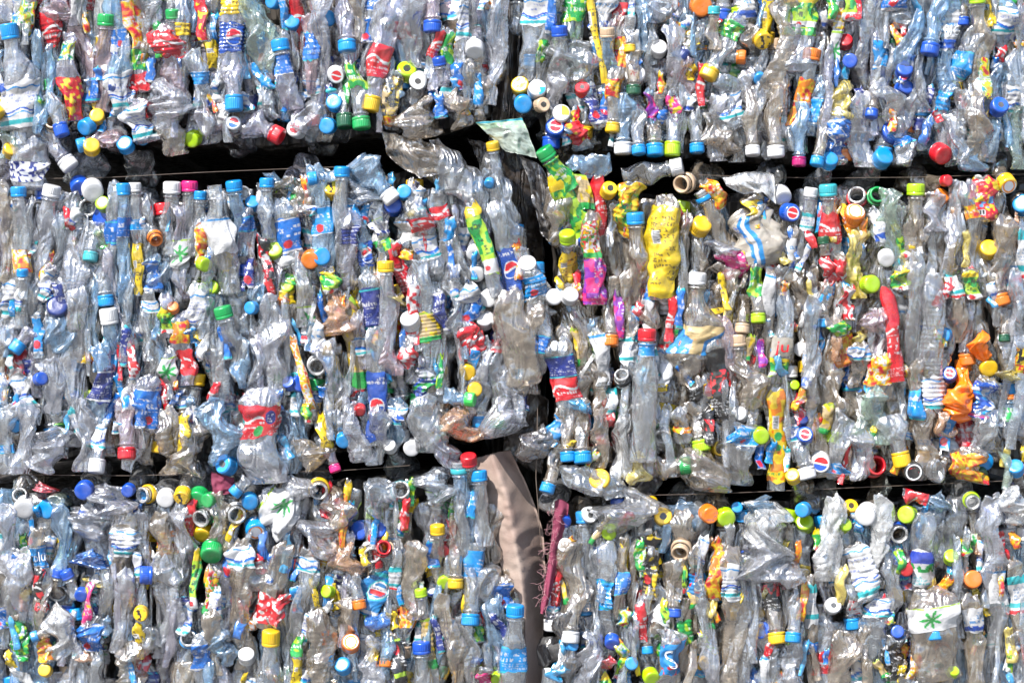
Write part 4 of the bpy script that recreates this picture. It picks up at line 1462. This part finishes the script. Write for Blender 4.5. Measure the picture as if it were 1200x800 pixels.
# ------------------------------------------------------------------ films, sack cloth, scraps and wires
def sheet(name, rows, mat, label, cat, bulge=6, crump=3.0, seed=1, thick=.8, fine=3.0, dep=(0, 0), cols=None, group=None):
    """rows: list of ((x, y, n), (x, y, n), ...) lines from top to bottom, smoothly filled, with a little thickness"""
    R_ = np.array(rows, float); nr, nc = R_.shape[:2]
    H = max(8, int(np.linalg.norm(R_[0, 0] - R_[-1, 0]) / fine)); Wd = max(8, int(np.linalg.norm(R_[nr // 2, 0] - R_[nr // 2, -1]) / fine))
    u = np.linspace(0, nr - 1, H); v = np.linspace(0, nc - 1, Wd)
    A = np.stack([np.stack([np.interp(u, np.arange(nr), R_[:, j, c]) for c in range(3)], -1) for j in range(nc)], 1)
    P = np.stack([np.stack([np.interp(v, np.arange(nc), A[i, :, c]) for c in range(3)], -1) for i in range(H)], 0)
    g = Grid(np.random.default_rng(seed), max(4, int(Wd * fine / 11)), max(3, int(H * fine / 12))); g2 = Grid(np.random.default_rng(seed + 1), max(6, int(Wd * fine / 5)), max(5, int(H * fine / 6)))
    uu = np.linspace(0, 1, H)[:, None] * np.ones((1, Wd)); vv = np.linspace(0, 5.5, Wd)[None, :] * np.ones((H, 1))
    P[..., 2] += crump * (g(vv, uu) + .4 * g2(vv, uu)) + bulge * np.sin(np.linspace(0, math.pi, Wd))[None, :]
    P[..., 0] += crump * .35 * g(vv, uu * .9 + .05); P[..., 1] += crump * .35 * g2(vv, uu)
    Q = P.copy(); Q[..., 2] -= thick
    V = np.concatenate([P.reshape(-1, 3), Q.reshape(-1, 3)]); F = quads(H, Wd, False); n = H * Wd
    ed = list(range(Wd)) + [i * Wd + Wd - 1 for i in range(1, H)] + [(H - 1) * Wd + j for j in range(Wd - 2, -1, -1)] + [i * Wd for i in range(H - 2, 0, -1)]
    E_ = np.array([(ed[i], ed[(i + 1) % len(ed)], ed[(i + 1) % len(ed)] + n, ed[i] + n) for i in range(len(ed))])
    F = np.concatenate([F, F[:, ::-1] + n, E_]); c0 = P.reshape(-1, 3).mean(0); org = np.array(W3(*c0))
    C = None
    if cols: c1 = cols(vv / 5.5, uu); C = np.concatenate([c1.reshape(-1, 3)] * 2)
    o = link(name, make_mesh(name, tow(V), F, [mat], origin=org, cols=C), loc=org); tag(o, label, cat, group); return o

def sheetmat(name, c, c2, rough=.5, weave=0):
    m, nt, N, L, out = nmat(name)
    p = N('ShaderNodeBsdfPrincipled', i_Roughness=rough); tc = N('ShaderNodeTexCoord'); nz = N('ShaderNodeTexNoise', i_Scale=9.0, i_Detail=7.0, i_Roughness=.65); L(tc.outputs['Object'], nz.inputs['Vector'])
    cr = N('ShaderNodeValToRGB'); cr.color_ramp.elements[0].color = (*c, 1); cr.color_ramp.elements[1].color = (*c2, 1); cr.color_ramp.elements[0].position = .35; cr.color_ramp.elements[1].position = .65
    L(nz.outputs['Fac'], cr.inputs[0]); L(cr.outputs[0], p.inputs['Base Color'])
    wv = N('ShaderNodeTexNoise', i_Scale=420.0 if not weave else 700.0); L(tc.outputs['Object'], wv.inputs['Vector']); bp = N('ShaderNodeBump', i_Strength=.35, i_Distance=.001); L(wv.outputs['Fac'], bp.inputs['Height']); L(bp.outputs[0], p.inputs['Normal'])
    L(p.outputs[0], out.inputs[0]); return m
SACK = sheetmat('sack_cloth', (.22, .15, .125), (.33, .26, .22), .85)
DFILM = plastic('brown_film_recess_shade', (.30, .25, .21), (.085, .065, .05), haze=.6, rough=.3, refl=.35)  # brown film, colour darkened further so the gap reads as a shaded recess
PINK = sheetmat('pink_woven_sack', (.10, .008, .03), (.20, .03, .065), .8, 1)
# pale slab of sacking that closes the end of the lower left bale
sheet('sack_sheet', [((556, 538, -22), (576, 532, -6), (598, 528, -30)), ((566, 578, -20), (592, 575, -2), (622, 580, -45)), ((576, 622, -20), (602, 622, -2), (638, 628, -52)), ((588, 670, -22), (610, 670, -6), (640, 672, -52)), ((600, 730, -26), (616, 730, -12), (638, 730, -52)), ((606, 860, -34), (617, 860, -22), (634, 860, -52))],
      SACK, 'smooth brown sacking sheet closing the right end of the lower left bale', 'sack', bulge=0, crump=1.0, seed=3, thick=1.5)
# brown film sheets hanging in the gap between the left and right bales
sheet('film_sheet', [((546, 158, -40), (575, 168, -34), (612, 172, -50)), ((580, 230, -44), (604, 235, -36), (636, 240, -60)), ((606, 290, -50), (622, 300, -44), (640, 305, -75)), ((624, 340, -60), (632, 345, -50), (640, 350, -85))],
      DFILM, 'brown film, darkened as recess shade, hanging in the dark gap between the middle bales', 'plastic film', bulge=2, crump=3.5, seed=5)
sheet('film_sheet', [((590, -20, -26), (598, -20, -16), (606, -20, -30)), ((588, 60, -28), (596, 60, -16), (608, 60, -34)), ((578, 120, -30), (590, 125, -18), (612, 130, -36)), ((572, 160, -30), (586, 168, -22), (606, 172, -40))],
      DFILM, 'dark film strip down the gap between the upper bales', 'plastic film', bulge=1, crump=2.0, seed=6)
sheet('film_sheet', [((612, 180, -20), (640, 200, -6), (650, 240, -20)), ((625, 240, -24), (640, 250, -10), (655, 262, -24)), ((640, 280, -30), (648, 282, -22), (656, 284, -30))],
      PL['d'], 'shiny dark film crumpled left of the pale squashed bottle in the middle gap', 'plastic film', bulge=2, crump=4, seed=8)
sheet('film_sheet', [((598, 456, -20), (620, 452, -16), (644, 470, -40)), ((592, 500, -26), (612, 505, -30), (640, 520, -50)), ((588, 540, -40), (604, 545, -40), (636, 560, -60))],
      DFILM, 'dark brown film at the foot of the gap under the middle left bale', 'plastic film', bulge=1, crump=3, seed=9)
sheet('film_sheet', [((655, 545, 4), (690, 545, 2), (728, 560, 0)), ((662, 568, 8), (700, 575, 10), (735, 572, 4)), ((690, 580, 4), (715, 584, 6), (738, 580, 2))],
      PL['c'], 'clear film with sharp folds under the capless left end of the middle right bale', 'plastic film', bulge=5, crump=3, seed=12)
sheet('film_sheet', [((846, 208, -4), (870, 202, 4), (906, 203, 0)), ((850, 218, 6), (876, 214, 12), (908, 222, 6)), ((872, 228, 2), (890, 226, 8), (908, 240, 4))],
      PL['w'], 'whitish crumpled film on top of the middle right bale', 'plastic film', bulge=4, crump=2.5, seed=13)
sheet('film_sheet', [((446, 152, -10), (475, 160, 0), (512, 168, -8)), ((452, 176, -8), (480, 182, 4), (520, 186, -6)), ((470, 196, -6), (495, 210, 2), (540, 196, -8))],
      PL['t'], 'dusty brown film bulging between the upper left and middle left bales', 'plastic film', bulge=8, crump=3.5, seed=14)
sheet('film_sheet', [((1168, 528, 4), (1176, 530, 5), (1182, 532, 4)), ((1176, 545, 8), (1182, 548, 9), (1188, 552, 8)), ((1172, 572, 6), (1178, 572, 6), (1182, 568, 6))],
      PL['g'], 'pale green film strip hanging below the right end of the middle right bale', 'plastic film', bulge=1, crump=1, seed=15)
def lab_cols(style, w, h, s):
    return lambda u, v: paint(style, (u - .5) * w, v * h, h, s)
sheet('printed_sheet', [((557, 144, 8), (585, 142, 12), (612, 139, 8)), ((572, 158, 10), (598, 156, 14), (620, 158, 10)), ((592, 178, 8), (610, 182, 12), (629, 186, 8))],
      PRINT, 'pale green and white printed label sheet lying across the gap beside the yellow cap', 'label', bulge=3, crump=1.2, seed=21, fine=1.0, cols=lambda u, v: np.clip(paint('wh', (u - .5) * 60, v * 40, 40, 4) * .7 + paint('gn', (u - .5) * 60, v * 40, 40, 4) * (.35 * (v < .3))[..., None], 0, .9) * np.array((.85, 1, .85)))
sheet('printed_sheet', [((665, 205, 6), (676, 204, 8), (686, 206, 6)), ((672, 225, 8), (683, 224, 10), (694, 226, 8)), ((682, 245, 6), (689, 245, 8), (697, 246, 6))],
      PRINT, 'lime and brown torn label right of the large green label bottle', 'label', bulge=2, crump=1, seed=22, fine=1.0, cols=lambda u, v: paint('tn', (u - .5) * 24, v * 42, 42, 4))
# pink woven sack with frayed threads
sheet('woven_scrap', [((650, 586, 2), (657, 584, 4), (666, 590, 0)), ((648, 612, 2), (655, 612, 4), (664, 612, 0)), ((645, 640, 2), (650, 640, 6), (656, 640, 0)), ((637, 690, 2), (642, 690, 5), (648, 690, 0)), ((633, 718, 0), (637, 718, 2), (640, 716, 0))],
      PINK, 'frayed pink woven sacking at the left end of the lower right bale', 'sack scrap', bulge=2, crump=1.6, seed=31, fine=1.6)
sheet('woven_scrap', [((248, 552, 2), (262, 556, 4), (274, 560, 0)), ((248, 566, 2), (262, 568, 4), (276, 570, 0)), ((250, 580, 0), (258, 580, 2), (270, 578, 0))],
      PINK, 'dark red net scrap in the gap above the lower left bale', 'sack scrap', bulge=1, crump=1.2, seed=32, fine=1.6)
def tube(pts, r, n=6):
    P = np.array(pts, float); T = np.gradient(P, axis=0); T /= np.linalg.norm(T, axis=1)[:, None] + 1e-9
    a_ = np.cross(T, np.array((.3, .2, 1.0))); a_ /= np.linalg.norm(a_, axis=1)[:, None]; b_ = np.cross(T, a_); th = np.linspace(0, 2 * math.pi, n, endpoint=False)
    V = P[:, None] + r * (np.cos(th)[None, :, None] * a_[:, None] + np.sin(th)[None, :, None] * b_[:, None]); return V.reshape(-1, 3), quads(len(P), n)
WIRE = opaque('rusty_wire', (.09, .065, .05), rough=.6, coat=0); THREAD = opaque('pale_thread', (.42, .22, .24), rough=.8, coat=0)
h = Heap(); rr = np.random.default_rng(5)
for i in range(80):
    y = rr.uniform(596, 712); x = 654 - (y - 596) * .14 + rr.normal(0, 3.5); q = np.array((x, y, 4.0)); d = np.array((-rr.uniform(.2, 1), rr.normal(0, .6), rr.normal(0, .4))); pts = [q.copy()]
    for k in range(9): d = d + rr.normal(0, .35, 3); d /= np.linalg.norm(d); q = q + d * rr.uniform(1, 2.4); pts.append(q.copy())
    P, F = tube(pts, .15, 4); h.add(P, F, THREAD)
o = link('frayed_threads', h.build('frayed_threads')); tag(o, 'pale loose threads fraying from the pink woven sacking', 'threads', kind='stuff')
def wire(pts, label, r=.34):
    P = np.array(pts, float); t = np.linspace(0, len(P) - 1, 60); Q = np.stack([np.interp(t, np.arange(len(P)), P[:, c]) for c in range(3)], -1); Q[:, 1] += np.sin(t * 2.2) * .5
    V, F = tube(Q, r); org = np.array(W3(*P.mean(0))); o = link('baling_wire', make_mesh('baling_wire', tow(V), F, [WIRE], origin=org), loc=org); tag(o, label, 'wire', 'wires round the bales')
wire([(30, 209, -8), (130, 207, -6), (240, 202, -6), (420, 194, -8)], 'thin rusty wire along the dark gap below the upper left bale')
wire([(800, 204, -8), (960, 208, -6), (1070, 208, -6), (1220, 203, -8)], 'thin rusty wire along the dark gap below the upper right bale')
wire([(0, 556, -8), (150, 557, -6), (240, 556, -8)], 'thin rusty wire under the left part of the middle left bale')
wire([(330, 553, -8), (400, 551, -6), (480, 546, -8)], 'thin rusty wire below the pink tipped crumpled bottle')
wire([(720, 581, -8), (840, 578, -6), (960, 574, -6), (1080, 568, -6), (1220, 561, -8)], 'thin rusty wire along the dark gap below the middle right bale')
wire([(630, 478, 2), (629, 520, 3), (628, 560, 2), (631, 600, 2), (634, 640, 0)], 'thin pale wire hanging down the gap left of the sky blue capped bottle', .5)

# ------------------------------------------------------------------ labels that single out each thing
def look(R, full=True):
    k = kindname(R); T = TINTN[R['seen']]; c = COLN.get(R['cap'] or '', '')
    if k == 'end_on_bottle':
        mk = {'globe': ' printed with a red and blue globe', 'dotr': ' with red print', 'text': ' with dark print', 'dot': ' with dark dot', 'flower': ' with red flower print', 'blob': ' with blue smear', 'blobY': ' with yellow smear', 'rim': ' with black centre', 'face': ' with black print', 'ring': ' with ring print', 'hole': ' with dark hole'}.get(R['mark'], '')
        return c + ' cap' + mk + ' facing out'
    if k == 'open_necked_bottle': return 'open bottle neck with ' + COLN[R['ringc']] + ' ring'
    if k == 'bottle_showing_its_base': return 'round ' + T + ' bottle base facing out'
    if k == 'crumpled_plastic_lump': return 'crumpled ' + T + ' plastic lump'
    if k == 'plastic_wrapper': return 'narrow ' + ' then '.join(dict.fromkeys(STYN[s] for s, _, _ in R['labs'])) + ' wrapper'
    ls = list(dict.fromkeys(STYN[s] for s, _, _ in R['labs']))[:2]
    s = T + ' bottle' + (' with ribs' if 'ribs' in R['opt'] and not ls else '')
    if c and ls: s += ', ' + c + ' cap, ' + ' and '.join(ls) + ' label'
    elif c: s += ' with ' + c + ' cap'
    elif R.get('openneck'): s += ' with open neck' + (' and ' + ls[0] + ' label' if ls else '')
    elif ls: s += ' with ' + ' and '.join(ls) + (' label' if len(ls) == 1 else ' labels')
    return s
def region(R):
    poly = dict(BALES)[R['bale']]; xs = [min(max(q[0], 0), 1200) for q in poly]; ys = [min(max(q[1], 0), 800) for q in poly]
    u = (R['vc'][0] - min(xs)) / (max(xs) - min(xs)); v = (R['vc'][1] - min(ys)) / (max(ys) - min(ys))
    vt = 'top' if v < .3 else ('bottom' if v > .7 else 'middle'); ht = ('far left', 'left', 'centre', 'right', 'far right')[min(4, max(0, int(u * 5)))]
    return vt, ht
def words(s): return len(s.replace(',', ' ').replace('-', ' ').split())
for R in things: R['look'] = look(R)
cnt = {}
for R in things: cnt[R['look']] = cnt.get(R['look'], 0) + 1
cb = {}
for R in things: cb.setdefault((R['look'], R['bale']), []).append(R)
short = {'plastic_wrapper': 'wrapper', 'crushed_bottle': 'bottle', 'end_on_bottle': 'cap', 'open_necked_bottle': 'neck', 'bottle_showing_its_base': 'base', 'crumpled_plastic_lump': 'lump'}
def brief(R):
    k = kindname(R)
    if k == 'end_on_bottle': return COLN[R['cap']] + ' cap'
    if k == 'open_necked_bottle': return COLN[R['ringc']] + ' ringed neck'
    if k == 'plastic_wrapper': return STYN[R['labs'][0][0]] + ' wrapper'
    if k == 'crushed_bottle' and R['cap']: return COLN[R['cap']] + ' cap'
    if k == 'crushed_bottle' and R['labs']: return STYN[R['labs'][0][0]] + ' label'
    return None
used = set(); ORD = ['', 'second ', 'third ', 'fourth ', 'fifth ', 'sixth ', 'seventh ', 'eighth ', 'ninth ', 'tenth ', 'eleventh ', 'twelfth ']
for R in sorted(things, key=lambda R: R['vc'][0]):
    same = cb[(R['look'], R['bale'])]
    near = sorted([Q for Q in things if Q is not R and brief(Q) and brief(Q) not in R['look'] and 8 < math.hypot(Q['vc'][0] - R['vc'][0], Q['vc'][1] - R['vc'][1])], key=lambda Q: math.hypot(Q['vc'][0] - R['vc'][0], Q['vc'][1] - R['vc'][1]))[:8]
    vt, ht = region(R); where = {'top': 'near the top', 'middle': 'half way down', 'bottom': 'near the bottom'}[vt]
    cand = []
    if len(same) == 1: cand += [R['look'] + ', ' + (vt + ' ' + ht) + ' of ' + R['bale'] + ' bale']
    inreg = [Q for Q in same if region(Q) == (vt, ht)]
    if len(inreg) == 1: cand += [R['look'] + ', ' + vt + ' ' + ht + ' of ' + R['bale'] + ' bale']
    for Q in near:
        dx, dy = Q['vc'][0] - R['vc'][0], Q['vc'][1] - R['vc'][1]
        rel = ('left of' if dx > 0 else 'right of') if abs(dx) > abs(dy) else ('above' if dy > 0 else 'below')
        cand += [R['look'] + ' ' + rel + ' ' + brief(Q) + ', ' + vt + ' ' + ht + ' of ' + R['bale'] + ' bale', R['look'] + ' ' + rel + ' ' + brief(Q) + ', ' + R['bale'] + ' bale']
    xs_ = sorted(same, key=lambda Q: Q['vc'][0]); i = xs_.index(R)
    if i < len(ORD): cand += [ORD[i] + R['look'] + ' from the left in ' + R['bale'] + ' bale']
    lab = next((c for c in cand if c not in used and words(c) <= 15), None)
    if lab is None: lab = R['look'] + ', ' + R['bale'] + ' bale' if words(R['look']) > 9 else (R['look'] + ', ' + vt + ' ' + ht + ' of ' + R['bale'] + ' bale')
    used.add(lab)
    tag(R['o'], lab, CATN[kindname(R)], {'crushed_bottle': 'crushed bottles packed in the ' + R['bale'] + ' bale', 'end_on_bottle': 'capped bottle ends facing out of the bales', 'open_necked_bottle': 'open bottle necks facing out', 'bottle_showing_its_base': 'bottle bases facing out', 'plastic_wrapper': 'narrow wrappers pressed between bottles', 'crumpled_plastic_lump': 'crumpled plastic lumps in the bales'}[kindname(R)])
print('THINGS', len(things), 'labels', len(used))
